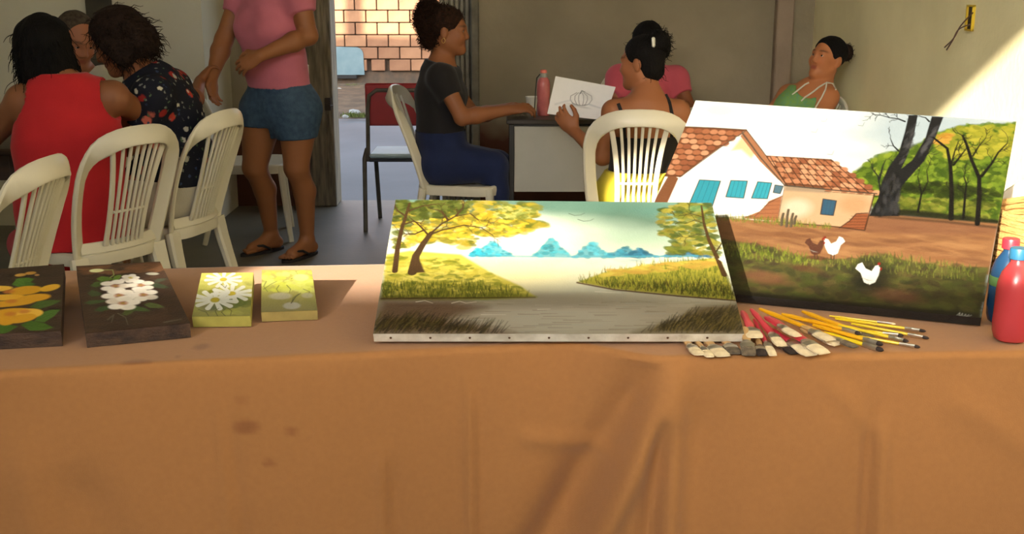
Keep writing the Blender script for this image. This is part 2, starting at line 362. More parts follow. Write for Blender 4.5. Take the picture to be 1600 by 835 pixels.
# stains are worn into the fabric: colour attribute
base = lin((160, 111, 65)); colr = np.ones((ny, nx, 4)); colr[..., :3] = base
fade = vnoise((ny, nx), 60, 5)[..., None]; colr[..., :3] *= .93+.14*fade
def stain(px, py, rx, ry, k, top=False):
    c = onz(px, py, TZ) if top else onY(px, py, 2.0); s_ = np.linalg.norm(c-C_)/FOC
    dx = (V[..., 0]-c[0])/(rx*s_); dy = (V[..., 1]-c[1])/(ry*s_*3.4) if top else (V[..., 2]-c[2])/(ry*s_)
    if not top: dy = np.where(np.arange(ny)[:, None] > 100, dy, 99)
    else: dy = np.where((np.arange(ny)[:, None] > 9) & (np.arange(ny)[:, None] < 96), dy, 99)
    a = k*np.clip(1.4-(dx**2+dy**2)-.5*(vnoise((ny, nx), 4, 8)-.5), 0, 1)[..., None]; colr[..., :3] = colr[..., :3]*(1-a)+lin((112, 66, 38))*a
stain(388, 662, 20, 13, .55); stain(380, 620, 12, 7, .2); stain(457, 672, 9, 7, .45); stain(423, 719, 10, 6, .4); stain(205, 767, 3, 2, .9)
stain(215, 568, 22, 4, .5, True); stain(314, 543, 12, 5, .55, True); stain(278, 559, 5, 2, .4, True)
M_cloth = mat('orange_cloth', (255, 255, 255), .9, var=.06, scale=90, attr=True, bump=.12, bscale=500, spec=.2, sheen=.15)
mb = MB(); mb.arrays(V.reshape(-1, 3), [[j*nx+i, j*nx+i+1, (j+1)*nx+i+1, (j+1)*nx+i] for j in range(ny-1) for i in range(nx-1)], colr.reshape(-1, 4))
tag(obj('tablecloth', mb, M_cloth, smooth=True, ang=0), 'terracotta orange cloth draped over the long display table in the foreground', 'tablecloth')
M_top = mat('table_board', (150, 120, 84), .6, scale=6, stretch=(1, 8, 8), rgb2=(120, 92, 62)); M_leg = mat('table_metal', (70, 70, 72), .5, metal=.6)
for (cx, cy, yaw, lb) in [(-.76, 2.33, math.atan(.13), 'left one of the two folding tables under the orange cloth'), (1.05, 2.395, math.atan(.03), 'right one of the two folding tables under the orange cloth')]:
    hw = .86 if cx < 0 else .72; hd = .27 if cx < 0 else .30
    t = thing('folding_table', lb, 'table', (cx, cy, 0), yaw, 'folding tables under the orange cloth')
    obj('tabletop', MB().box((-hw, -hd, TZ-.045), (hw, hd, TZ-.008), .004), M_top, t, world=False)
    for sx in (-1, 1):
        for sy in (-1, 1): obj('leg', MB().tube([(sx*(hw-.1), sy*(hd-.06), .0), (sx*(hw-.1), sy*(hd-.06), TZ-.045)], .014), M_leg, t, world=False)
# ------------------------------------------------------------------ painted pictures (flat paint as a colour attribute on a fine grid)
class Art:
    """a canvas painted in the order of the strokes; points are given in photo pixels and mapped through the picture's own corners"""
    def __init__(s, quad, W, H, bgc):
        s.q = np.array(quad, float); s.W = W; s.H = H; s.a = np.zeros((H, W, 3)); s.a[:] = lin(bgc)
        src = s.q; dst = np.array([(0, 0), (W-1, 0), (W-1, H-1), (0, H-1)], float); A = []
        for (x, y), (u, v) in zip(src, dst): A += [[x, y, 1, 0, 0, 0, -u*x, -u*y], [0, 0, 0, x, y, 1, -v*x, -v*y]]
        h = np.linalg.solve(np.array(A), dst.ravel()); s.M = np.append(h, 1).reshape(3, 3); s.Mi = np.linalg.inv(s.M)
        s.k = (W-1)/((np.linalg.norm(src[1]-src[0])+np.linalg.norm(src[2]-src[3]))/2)
        s.ky = (H-1)/((np.linalg.norm(src[3]-src[0])+np.linalg.norm(src[2]-src[1]))/2)
        s.r = np.random.default_rng(5)
    def uv(s, p):
        p = np.atleast_2d(np.asarray(p, float)); q = np.c_[p, np.ones(len(p))]@s.M.T; return q[:, :2]/q[:, 2:]
    def px(s):
        v, u = np.mgrid[0:s.H, 0:s.W].astype(float); q = np.stack([u, v, np.ones_like(u)], -1)@s.Mi.T; return q[..., 0]/q[..., 2], q[..., 1]/q[..., 2]
    def _box(s, p, m):
        x0, y0 = np.floor(p.min(0)-m).astype(int); x1, y1 = np.ceil(p.max(0)+m).astype(int)+1
        return max(x0, 0), max(y0, 0), min(x1, s.W), min(y1, s.H)
    def blend(s, sl, al, col):
        c = lin(col) if not isinstance(col, np.ndarray) else col; s.a[sl] = s.a[sl]*(1-al[..., None])+c*al[..., None]
    def poly(s, pts, col, soft=1.5, alpha=1.0):
        p = s.uv(pts); so_ = soft*s.k; x0, y0, x1, y1 = s._box(p, so_+1)
        if x1 <= x0 or y1 <= y0: return
        v, u = np.mgrid[y0:y1, x0:x1].astype(float); ins = np.zeros(u.shape, bool); dm = np.full(u.shape, 1e9)
        for i in range(len(p)):
            a = p[i]; b = p[(i+1) % len(p)]; d = b-a; t = np.clip(((u-a[0])*d[0]+(v-a[1])*d[1])/max(1e-9, d@d), 0, 1)
            dm = np.minimum(dm, np.hypot(u-a[0]-t*d[0], v-a[1]-t*d[1])); c = (a[1] > v) != (b[1] > v)
            xx = a[0]+(v-a[1])/(d[1] if abs(d[1]) > 1e-9 else 1e-9)*d[0]; ins ^= c & (u < xx)
        sd = np.where(ins, -dm, dm); s.blend((slice(y0, y1), slice(x0, x1)), alpha*np.clip(.5-sd/max(so_, .8), 0, 1), col)
    def line(s, pts, w0, w1, col, alpha=1.0, soft=1.0):
        p = s.uv(pts); ws = np.linspace(w0, w1, len(p))*s.k/2; so_ = max(.8, soft*s.k); x0, y0, x1, y1 = s._box(p, ws.max()+so_+1)
        if x1 <= x0 or y1 <= y0: return
        v, u = np.mgrid[y0:y1, x0:x1].astype(float); dm = np.full(u.shape, 1e9)
        for i in range(len(p)-1):
            a = p[i]; d = p[i+1]-a; t = np.clip(((u-a[0])*d[0]+(v-a[1])*d[1])/max(1e-9, d@d), 0, 1)
            dm = np.minimum(dm, np.hypot(u-a[0]-t*d[0], v-a[1]-t*d[1])-(ws[i]*(1-t)+ws[i+1]*t))
        s.blend((slice(y0, y1), slice(x0, x1)), alpha*np.clip(.5-dm/so_, 0, 1), col)
    def ell(s, c, rx, ry, col, ang=0.0, alpha=1.0, soft=.35):
        p = s.uv(c)[0]; X, Y = rx*s.k, ry*s.ky; m = max(X, Y)*(1+soft)+1; x0, y0, x1, y1 = s._box(p[None], m)
        if x1 <= x0 or y1 <= y0: return
        v, u = np.mgrid[y0:y1, x0:x1].astype(float); ca, sa = math.cos(ang), math.sin(ang); du, dv = u-p[0], v-p[1]
        q = np.hypot((du*ca+dv*sa)/max(X, .4), (-du*sa+dv*ca)/max(Y, .4)); s.blend((slice(y0, y1), slice(x0, x1)), alpha*np.clip((1-q)/soft+.5, 0, 1), col)
    def inside(s, poly, n):
        P = np.array(poly, float); lo, hi = P.min(0), P.max(0); out = []
        while len(out) < n:
            q = s.r.uniform(lo, hi, (n, 2)); ins = np.zeros(n, bool)
            for i in range(len(P)):
                a, b = P[i], P[(i+1) % len(P)]; c = (a[1] > q[:, 1]) != (b[1] > q[:, 1]); ins ^= c & (q[:, 0] < a[0]+(q[:, 1]-a[1])/(b[1]-a[1]+1e-9)*(b[0]-a[0]))
            out += list(q[ins])
        return np.array(out[:n])
    def dabs(s, poly, n, rx, ry, cols, ang=(0, 3.1), alpha=.75):
        for q in s.inside(poly, n):
            k = s.r.uniform(.5, 1.4); s.ell(q, rx*k, ry*k, cols[int(s.r.integers(len(cols)))], s.r.uniform(*ang), alpha)
    def blades(s, poly, n, ln, wd, cols, lean=0.0, alpha=.7):
        for q in s.inside(poly, n):
            l = ln*s.r.uniform(.5, 1.3); s.line([q, q+np.array([l*(lean+s.r.normal(0, .25)), -l])], wd, wd*.3, cols[int(s.r.integers(len(cols)))], alpha)
    def wash(s, fn):
        """fn(px,py) -> (alpha, colour)"""
        X, Y = s.px(); al, c = fn(X, Y); s.blend((slice(None), slice(None)), np.clip(al, 0, 1), c)
    def tree(s, pts, w0, w1, col, depth=2, ln=26):
        s.line(pts, w0, w1, col); p = np.array(pts, float)
        if depth <= 0: return
        for i in range(1, len(p)):
            for k in range(2):
                if s.r.random() < .7:
                    d = p[i]-p[i-1]; a = math.atan2(d[1], d[0])+s.r.choice([-1, 1])*s.r.uniform(.4, .9); l = ln*s.r.uniform(.5, 1.1)
                    m_ = p[i]+l*.55*np.array([math.cos(a), math.sin(a)]); e = m_+l*.5*np.array([math.cos(a+s.r.normal(0, .5)), math.sin(a+s.r.normal(0, .5))])
                    s.tree([p[i], m_, e], max(.8, w1*.6), .6, col, depth-1, ln*.6)
M_paint = mat('oil_paint', (255, 255, 255), .38, var=.03, scale=40, attr=True, bump=.12, bscale=260, spec=.4)
def slab(art, o, n, thick, root, face_name, side_name, side_mat, tone=None):
    """front face: painted grid on the plane (o, n); the body behind it"""
    H, W = art.H, art.W; X, Y = art.px(); r = R_[None, None]*((X-IW/2)/FOC)[..., None]+U_*((IH/2-Y)/FOC)[..., None]+F_
    P = C_+r*(((o-C_)@n)/(r@n))[..., None]
    m_ = MB(); c = np.ones((H, W, 4)); c[..., :3] = np.clip(tone(art.a) if tone else art.a, 0, 1)
    i = np.arange(H*W).reshape(H, W); fc = np.stack([i[:-1, :-1], i[1:, :-1], i[1:, 1:], i[:-1, 1:]], -1).reshape(-1, 4)
    m_.arrays(P.reshape(-1, 3), fc, c.reshape(-1, 4)); obj(face_name, m_, M_paint, root, smooth=True, ang=0)
    cs = [P[0, 0], P[0, -1], P[-1, -1], P[-1, 0]]; back = [q-n*thick for q in cs]; fr = [q-n*.0008 for q in cs]
    obj(side_name, MB().add(np.array(fr+back), [[0, 1, 5, 4], [1, 2, 6, 5], [2, 3, 7, 6], [3, 0, 4, 7], [4, 5, 6, 7], [3, 2, 1, 0]]), side_mat, root)
    return cs, back
def plane_of(bl, br, zb, tilt):
    a = onz(*bl, zb); b = onz(*br, zb); u = nrm(b-a); h = np.array([-u[1], u[0], 0]); v = h*math.cos(tilt)+np.array([0, 0, math.sin(tilt)]); return a, nrm(np.cross(u, v)), u, v
def strut(root, p, q, m_, w_=.012):
    obj('prop_stick', MB().tube([p, q], w_/2, 6), m_, root)
M_stick = mat('raw_pine', (176, 140, 96), .7, scale=8, stretch=(8, 8, 1))

# --- landscape with a river
Q = [(618, 312), (1112, 317), (1163, 522), (583, 522)]
A = Art(Q, 520, 320, (208, 216, 190)); TONE = lambda a, k=.60: k*a*(np.clip(a@np.array([.3, .5, .2]), .004, 1)**.5)[..., None]
A.wash(lambda x, y: (np.clip((400-y)/90, 0, 1), lin((128, 168, 150))))
for c, rx, ry, col, al in [((985, 342), 75, 30, (84, 128, 110), .7), ((900, 322), 120, 14, (104, 152, 136), .7), ((1050, 330), 60, 14, (104, 160, 150), .6), ((880, 365), 120, 26, (196, 214, 196), .6), ((830, 372), 60, 30, (226, 234, 218), .7), ((705, 385), 130, 24, (246, 240, 206), .9), ((800, 345), 55, 20, (206, 222, 206), .5), ((1010, 378), 90, 18, (150, 182, 160), .5)]: A.ell(c, rx, ry, col, 0, al, 1.0)
A.wash(lambda x, y: (np.clip((y-404)/6, 0, 1), lin((206, 210, 188))))
A.wash(lambda x, y: (np.clip((y-440)/45, 0, 1)*.9, lin((186, 172, 148))))
A.ell((790, 425), 110, 26, (240, 228, 170), 0, .75, 1.0); A.ell((920, 415), 90, 16, (206, 206, 184), 0, .7, 1.0); A.ell((880, 500), 130, 24, (206, 200, 182), 0, .8, 1.0); A.ell((840, 470), 160, 10, (160, 144, 120), 0, .5, 1.0)
for pk, w_, h_, col in [((770, 376), 34, 25, (70, 186, 208)), ((746, 388), 14, 12, (60, 180, 206)), ((862, 371), 32, 30, (74, 172, 188)), ((926, 378), 32, 24, (80, 170, 188)), ((978, 386), 36, 16, (66, 148, 172)), ((1000, 388), 28, 14, (60, 132, 164)), ((1072, 384), 42, 18, (60, 128, 166))]:
    x, y = pk; hp = [(x-w_, y+h_), (x-w_*.62, y+h_*.62), (x-w_*.36, y+h_*.30), (x-w_*.16, y+h_*.06), (x+w_*.06, y), (x+w_*.25, y+h_*.22), (x+w_*.42, y+h_*.5), (x+w_*.7, y+h_*.66), (x+w_, y+h_)]
    A.poly(hp, col, 5, .85); A.dabs(hp, 40, 4.5, 2.2, [col, tuple(int(c*.86) for c in col), tuple(min(255, int(c*1.12)) for c in col)], (-.6, .6), .6); A.poly([(x-w_*.7, 405), (x+w_*.7, 405), (x, 405+h_*.5)], col, 8, .3)
A.line([(735, 400), (900, 402), (1090, 400)], 4, 4, (84, 170, 190), .8, 3)
# left bank, right bank
lb_ = [(604, 398), (640, 392), (720, 398), (765, 425), (815, 448), (838, 465), (760, 468), (596, 468)]
A.poly(lb_, (206, 196, 84), 5); A.poly([(600, 440), (700, 440), (838, 464), (760, 469), (594, 469)], (136, 142, 40), 8, .85)
A.dabs([(604, 400), (700, 402), (820, 455), (600, 462)], 420, 7, 2, [(214, 200, 80), (190, 180, 60), (150, 156, 44), (120, 136, 36), (226, 212, 104)], (-.4, .4), .55)
A.blades([(600, 445), (760, 445), (830, 464), (598, 468)], 500, 9, 1.6, [(120, 132, 34), (150, 150, 48), (96, 112, 30), (190, 180, 70)])
A.line([(596, 467), (700, 466), (836, 465)], 3, 2, (110, 76, 44), .9, 2)
rb_ = [(902, 441), (950, 424), (1030, 412), (1124, 402), (1150, 470), (1080, 464), (960, 452)]
A.poly(rb_, (176, 172, 62), 4); A.blades(rb_, 800, 9, 1.8, [(126, 140, 44), (150, 154, 52), (108, 124, 38), (190, 180, 70)]); A.dabs([(960, 418), (1130, 404), (1130, 416), (940, 432)], 120, 9, 2, [(206, 190, 82), (196, 160, 70)], (-.2, .2), .6)
A.blades([(920, 442), (1145, 445), (1150, 468), (960, 450)], 300, 8, 1.6, [(90, 106, 34), (104, 92, 36)]); A.line([(902, 442), (960, 453), (1060, 463), (1150, 470)], 3, 3, (120, 74, 46), .9, 2)
# trees
fol = [(616, 314), (760, 315), (840, 320), (856, 330), (836, 346), (852, 352), (812, 368), (752, 372), (734, 392), (690, 376), (622, 388), (612, 350)]
A.dabs(fol, 420, 9, 3.5, [(120, 132, 44), (150, 150, 50), (186, 168, 50), (208, 180, 52)], (-.6, .6), .75)
A.dabs([(616, 314), (740, 315), (720, 340), (615, 345)], 260, 6, 3, [(104, 120, 44), (128, 140, 60), (90, 104, 40)], (-.6, .6), .7)
A.dabs([(650, 345), (780, 330), (840, 334), (812, 366), (742, 370), (640, 380)], 330, 6, 2.4, [(214, 190, 56), (222, 200, 72), (196, 170, 44), (160, 150, 50)], (-.5, .5), .75)
A.dabs([(780, 320), (850, 326), (830, 345), (770, 340)], 90, 5, 2, [(170, 180, 90), (196, 196, 110), (140, 150, 60)], (-.5, .5), .7)
br = (112, 82, 50)
A.line([(617, 424), (621, 390), (627, 360), (634, 338), (640, 318)], 9, 4, br); A.line([(644, 426), (650, 400), (662, 380), (674, 364)], 14, 8, br); A.poly([(640, 427), (652, 398), (664, 426)], br, 3)
for p_ in [[(674, 364), (690, 350), (712, 338), (735, 334), (748, 344)], [(668, 368), (690, 360), (725, 352), (752, 356), (770, 368)], [(668, 366), (655, 352), (640, 340)], [(628, 352), (645, 346), (662, 350)], [(634, 338), (622, 330), (616, 322)], [(638, 330), (660, 322), (690, 318)], [(712, 338), (724, 324), (722, 316)], [(662, 360), (648, 366), (630, 366)], [(700, 344), (690, 330), (672, 326)]]: A.tree(p_, 4, 1.4, br, 2, 18)
A.dabs([(1034, 328), (1062, 318), (1112, 318), (1122, 400), (1080, 396), (1040, 396), (1052, 372), (1028, 366)], 340, 8, 3, [(116, 130, 50), (140, 148, 56), (94, 116, 50), (176, 166, 66), (150, 140, 50)], (-.5, .5), .75)
A.ell((1090, 326), 16, 6, (120, 170, 110), 0, .7); A.line([(1132, 430), (1120, 402), (1108, 376), (1100, 350), (1096, 322)], 9, 3, (112, 82, 46)); A.tree([(1116, 398), (1128, 380), (1126, 360)], 3, 1, (96, 76, 42), 2, 12)
for p_ in [[(1102, 350), (1086, 344), (1070, 350)], [(1100, 340), (1080, 334), (1060, 338)], [(1106, 366), (1090, 366), (1072, 372)]]: A.tree(p_, 2, 1, (88, 84, 44), 2, 14)
A.poly([(1122, 405), (1136, 415), (1134, 398)], (206, 212, 200), 1.5)
# water: strokes, dark reeds in both near corners, birds
for i in range(160):
    q = A.r.uniform((600, 470), (1150, 520)); A.line([q, q+np.array([A.r.uniform(15, 60), A.r.normal(0, .8)])], 2, 1, [(176, 164, 142), (206, 194, 172), (150, 126, 100), (184, 192, 182)][int(A.r.integers(4))], .35)
A.poly([(584, 521), (588, 490), (596, 468), (700, 470), (760, 480), (700, 500), (800, 522)], (136, 96, 64), 22, .8); A.blades([(584, 505), (640, 500), (720, 512), (800, 521), (584, 521)], 420, 16, 1.8, [(84, 68, 36), (116, 92, 48), (140, 124, 56), (66, 56, 32)], .8)
A.poly([(990, 521), (1060, 500), (1090, 480), (1152, 476), (1162, 521)], (134, 112, 64), 16, .8); A.blades([(1000, 520), (1070, 495), (1150, 485), (1160, 521)], 420, 13, 1.8, [(96, 82, 42), (124, 108, 52), (160, 140, 68), (76, 66, 38)], .7)
for p_ in [[(650, 472), (664, 470), (676, 474)], [(706, 474), (718, 471), (728, 474), (744, 472)], [(752, 492), (790, 492)], [(930, 456), (970, 458)], [(840, 484), (860, 483)]]: A.line(p_, 1.6, .8, (230, 222, 206), .8)
for x, y in [(898, 337), (912, 346)]: A.line([(x-9, y-3), (x, y), (x+10, y-1), (x+16, y-4)], 1.4, .8, (70, 84, 78), .9)
o, n, u, v = plane_of((583, 522), (1163, 522), TZ+.027, math.radians(26.0))
M_canvas = mat('primed_canvas', (222, 216, 200), .85, scale=30, rgb2=(186, 178, 160), bump=.2, bscale=200)
root = thing('landscape_painting', 'canvas painting of a calm river with yellow trees and blue hills', 'painting', (*((onz(583, 530, TZ)+onz(1163, 530, TZ))/2)[:2], TZ))
cs, bk = slab(A, o, n, .020, root, 'painted_face', 'canvas_edge', M_canvas, TONE)
for px in range(610, 1160, 62):       # tacks along the near edge
    p = onP(px, 522, o, n)-n*.010; obj('tack', MB().lathe([(.0, 0), (.0025, .0), (.0020, .0012), (0, .0016)], p-v*.0002, 8, -v), mat('rust_tack', (96, 70, 50), .6, metal=.5), root)
for k in (.12, .5):
    p = cs[0]*(1-k)+cs[1]*k-n*.021-v*.05; strut(root, p, np.array([p[0], p[1]+.05, TZ+.004]), M_stick, .016)

p = cs[3]-n*.021; obj('prop_stick', MB().box((p[0]+.01, p[1]+.03, TZ+.003), (p[0]+.30, p[1]+.05, p[2]+.010), .001), M_stick, root)

# --- farmhouse with hens
Q = [(1087, 157), (1588, 190), (1533, 497), (971, 443)]
A = Art(Q, 540, 400, (226, 230, 224)); A.wash(lambda x, y: (.85*np.clip((x-1300)/90, 0, 1), lin((172, 188, 196))))
for c, rx, ry, al in [((1125, 172), 34, 14, .5), ((1420, 205), 70, 26, .8), ((1330, 210), 60, 12, .4), ((1290, 240), 70, 10, .35), ((1480, 196), 60, 16, .8)]: A.ell(c, rx, ry, (170, 188, 198), 0, al, 1.0)
for x, y in [(1290, 188), (1275, 205), (1348, 195), (1434, 195), (1300, 240)]: A.line([(x-7, y+1), (x, y+2), (x+3, y-4)], 1.2, .7, (120, 130, 130), .8)
fr_ = [(1322, 296), (1335, 268), (1365, 246), (1405, 234), (1440, 222), (1470, 206), (1500, 196), (1590, 192), (1592, 260), (1562, 350), (1470, 342), (1365, 330), (1350, 300)]
A.poly(fr_, (96, 126, 34), 6); A.dabs(fr_, 900, 7, 3.4, [(104, 138, 32), (134, 162, 46), (80, 114, 30), (156, 176, 54), (118, 146, 40)], (0, 3.1), .7)
A.dabs([(1460, 215), (1500, 200), (1585, 196), (1582, 240), (1480, 250)], 200, 8, 3.6, [(170, 168, 50), (150, 154, 44), (184, 178, 60)], (-.4, .6), .7); A.dabs([(1456, 215), (1490, 208), (1480, 224), (1456, 226)], 30, 6, 2.5, [(196, 140, 50), (206, 160, 70)], (-.3, .3), .7)
A.dabs([(1400, 285), (1480, 285), (1560, 300), (1560, 320), (1400, 300)], 140, 8, 3, [(60, 82, 22), (76, 96, 26), (54, 70, 24)], (-.3, .5), .6)
A.dabs([(1400, 305), (1555, 318), (1550, 340), (1400, 330)], 160, 6, 3, [(150, 152, 60), (130, 140, 44), (96, 112, 34)], (-.4, .4), .65)
A.poly([(1360, 326), (1420, 328), (1500, 336), (1562, 344), (1560, 353), (1480, 348), (1360, 338)], (54, 56, 34), 5, .9)
# ground and grass
A.poly([(1000, 330), (1200, 345), (1365, 334), (1560, 350), (1545, 430), (1400, 410), (1280, 415), (1140, 385), (990, 365)], (180, 128, 84), 4)
A.dabs([(1150, 348), (1540, 356), (1530, 412), (1400, 396), (1290, 408), (1150, 380)], 260, 22, 3, [(194, 144, 96), (168, 114, 74), (182, 130, 88), (152, 102, 70)], (-.1, .15), .35)
A.poly([(1360, 338), (1480, 346), (1558, 355), (1556, 366), (1400, 366), (1300, 360)], (150, 98, 76), 8, .5)
gr_ = [(960, 372), (1130, 374), (1200, 386), (1280, 408), (1340, 404), (1384, 396), (1408, 406), (1470, 416), (1545, 418), (1530, 500), (970, 446)]
A.poly(gr_, (116, 112, 60), 5); A.dabs(gr_, 700, 9, 3.4, [(108, 118, 54), (130, 134, 64), (92, 96, 56), (140, 124, 70), (104, 88, 62)], (-.3, .4), .6)
A.blades([(1120, 380), (1210, 386), (1285, 408), (1270, 418), (1120, 398)], 260, 7, 1.8, [(140, 156, 50), (120, 140, 40), (164, 170, 66)]); A.blades([(1285, 408), (1390, 398), (1530, 420), (1530, 440), (1290, 424)], 360, 7, 1.8, [(122, 134, 54), (142, 150, 62), (158, 160, 70), (100, 110, 46)])
A.ell((1195, 434), 36, 9, (170, 112, 80), .1, .7, .8); A.ell((1400, 462), 40, 9, (164, 110, 82), .1, .7, .8); A.ell((1260, 420), 22, 5, (140, 92, 62), .1, .6, .8)
A.poly([(970, 428), (1140, 452), (1300, 470), (1530, 490), (1532, 500), (970, 446)], (72, 66, 48), 6, .9)
# house: walls, roofs, openings
A.poly([(1159, 212), (1188, 250), (1226, 288), (1216, 346), (1150, 340), (1100, 336), (1020, 330), (1044, 280), (1062, 274), (1110, 240)], (236, 232, 222), 1.2)
A.poly([(1159, 214), (1180, 240), (1174, 248), (1158, 234), (1142, 236)], (222, 184, 120), 6, .8)
A.poly([(1047, 270), (1060, 279), (1036, 332), (1014, 328)], (158, 102, 66), 1.5)
A.poly([(1227, 288), (1366, 303), (1351, 358), (1300, 353), (1213, 346)], (206, 172, 134), 1.2); A.poly([(1228, 288), (1300, 294), (1296, 302), (1226, 298)], (150, 138, 122), 5, .6); A.ell((1335, 320), 22, 14, (214, 150, 104), .1, .6, .8); A.ell((1245, 325), 22, 14, (220, 206, 184), 0, .7, .8)
def rooft(poly, dirx, diry, nx_, ny_, org):
    A.poly(poly, (150, 92, 58), 1.2); P = np.array(poly)
    for i in range(-2, nx_+2):
        for j in range(-1, ny_+1):
            c = np.array(org)+np.array(dirx)*(i+.5*(j % 2))+np.array(diry)*j; ins = False
            for k in range(len(P)):
                a, b = P[k], P[(k+1) % len(P)]
                if (a[1] > c[1]) != (b[1] > c[1]) and c[0] < a[0]+(c[1]-a[1])/(b[1]-a[1])*(b[0]-a[0]): ins = not ins
            if ins:
                an = math.atan2(dirx[1], dirx[0]); A.ell(c, abs(dirx[0])*.46+1, 4.4, [(206, 142, 104), (190, 120, 82), (216, 160, 122), (176, 106, 72)][int(A.r.integers(4))], an, .95, .3); A.line([c+np.array([-6, 4]), c+np.array([5, 4.5])], 1.3, 1, (96, 62, 40), .7)
rl = [(1069, 198), (1166, 203), (1134, 224), (1098, 250), (1064, 277), (1038, 276), (1052, 240)]
rooft(rl, (12.5, .8), (-3.6, 8.2), 12, 10, (1078, 204)); rw = [(1196, 243), (1299, 249), (1372, 302), (1300, 296), (1226, 289)]
rooft(rw, (12.5, 1.0), (6.5, 8.6), 14, 7, (1206, 248))
for i in range(10): A.line([(1203+i*10.5, 244+i*.6), (1228+i*14.3, 289+i*1.3)], 1.4, 1.6, (92, 62, 42), .8)
A.poly([(1165, 202), (1188, 232), (1228, 288), (1216, 281), (1187, 252), (1157, 213)], (190, 130, 92), 1); A.line([(1160, 208), (1188, 246), (1226, 290)], 3, 2, (120, 100, 84), .9); A.line([(1166, 203), (1190, 234), (1230, 290)], 1.6, 1.6, (110, 72, 48), .9)
A.line([(1069, 198), (1118, 200), (1166, 203)], 2, 2, (104, 72, 50), .9); A.line([(1166, 204), (1132, 226), (1098, 251), (1062, 277)], 2.4, 2, (120, 96, 72), .8); A.line([(1226, 290), (1300, 297), (1370, 303)], 2.6, 2.6, (96, 84, 72), .9)
for q_, col in [([(1093, 281), (1126, 283), (1110, 332), (1072, 330)], (58, 168, 190)), ([(1142, 282), (1168, 283), (1162, 310), (1134, 308)], (60, 174, 196)), ([(1184, 284), (1206, 286), (1199, 311), (1174, 310)], (60, 176, 198)), ([(1211, 289), (1224, 291), (1219, 303), (1208, 301)], (104, 140, 160)), ([(1286, 311), (1307, 314), (1302, 337), (1282, 335)], (70, 112, 146))]:
    A.poly(q_, col, 1); A.line(q_+[q_[0]], 1.5, 1.5, (78, 70, 60), .9)
    a, b, c, d = map(np.array, q_)
    for k in (.25, .5, .75): A.line([a*(1-k)+b*k, d*(1-k)+c*k], .9, .9, (44, 130, 156), .7)
bp_ = [(1222, 306), (1215, 346), (1160, 341), (1188, 330), (1202, 314)]; A.poly(bp_, (190, 124, 84), 1); bp2 = [(1338, 334), (1357, 334), (1351, 360), (1312, 356), (1326, 346)]; A.poly(bp2, (178, 104, 66), 1)
for i in range(5): A.line([(1196-i*4, 316+i*6), (1219-i, 314+i*6.5)], .9, .9, (140, 84, 56), .7); A.line([(1330-i*3, 338+i*4.5), (1355-i, 338+i*4.5)], .9, .9, (110, 56, 34), .8)
A.line([(1312, 356), (1328, 345), (1338, 334), (1356, 333)], 1.6, 1.6, (80, 36, 24), .9); A.line([(1130, 340), (1180, 338), (1200, 318), (1222, 306)], 1.2, 1.2, (120, 84, 60), .8)
A.line([(1366, 304), (1358, 334), (1351, 360)], 2, 2, (104, 60, 36), .9); A.line([(1214, 347), (1300, 354), (1350, 360)], 2, 2, (70, 56, 40), .7); A.line([(1226, 290), (1215, 346)], 1.2, 1.2, (140, 120, 100), .8)
A.blades([(1110, 338), (1215, 344), (1300, 354), (1300, 360), (1215, 352), (1110, 344)], 260, 6, 1.5, [(140, 150, 50), (160, 160, 62), (110, 130, 44)])
for x, y, h_ in [(1221, 352, 18), (1229, 354, 26), (1236, 354, 20), (1241, 350, 12)]: A.line([(x, y), (x+1, y-h_*.6), (x+3, y-h_)], 4.5, 4, (130, 116, 92)); A.line([(x+1, y), (x+3, y-h_)], .8, .8, (86, 76, 60), .8)
# big dark tree and slim trees
tk = (52, 54, 58)
A.poly([(1358, 338), (1372, 310), (1378, 284), (1388, 262), (1404, 240), (1414, 206), (1420, 180), (1434, 180), (1428, 212), (1416, 248), (1408, 264), (1426, 250), (1446, 216), (1456, 182), (1474, 183), (1462, 214), (1444, 252), (1424, 274), (1410, 290), (1402, 310), (1404, 338)], tk, 1.2)
A.dabs([(1366, 334), (1380, 290), (1406, 270), (1404, 334)], 120, 2.6, 6, [(70, 74, 80), (40, 40, 42), (88, 88, 92)], (-.2, .2), .5); A.dabs([(1414, 210), (1432, 190), (1424, 240), (1404, 260)], 40, 2, 5, [(104, 104, 108), (76, 78, 84)], (.2, .5), .5); A.dabs([(1430, 255), (1466, 190), (1456, 220)], 40, 2, 5, [(104, 104, 108), (76, 78, 84)], (.4, .7), .5)
for p_ in [[(1414, 190), (1404, 186), (1390, 184), (1376, 180), (1364, 179)], [(1404, 236), (1396, 228), (1391, 216)], [(1452, 190), (1446, 184), (1438, 182)], [(1440, 250), (1450, 240), (1456, 232)], [(1376, 300), (1372, 276), (1362, 262)], [(1374, 280), (1380, 258), (1384, 250)]]: A.tree(p_, 3, 1, tk, 2, 14)
for p_, w_ in [([(1486, 342), (1487, 300), (1485, 258), (1480, 232), (1458, 215)], 8), ([(1490, 258), (1500, 245), (1510, 232)], 4), ([(1527, 350), (1530, 310), (1530, 278), (1518, 250), (1510, 225), (1504, 212)], 8), ([(1534, 276), (1550, 255), (1560, 238), (1574, 224)], 4.5), ([(1520, 244), (1530, 228), (1540, 216)], 3), ([(1434, 332), (1440, 302), (1434, 276)], 3.5), ([(1442, 300), (1450, 284), (1448, 266)], 2.5), ([(1505, 342), (1508, 306), (1510, 288), (1506, 276)], 4), ([(1486, 258), (1492, 236), (1498, 220)], 3)]: A.tree(p_, w_, w_*.4, (44, 40, 36), 2, 16)
A.line([(1368, 338), (1480, 347), (1560, 356)], 5, 5, (44, 40, 34), .5, 4)
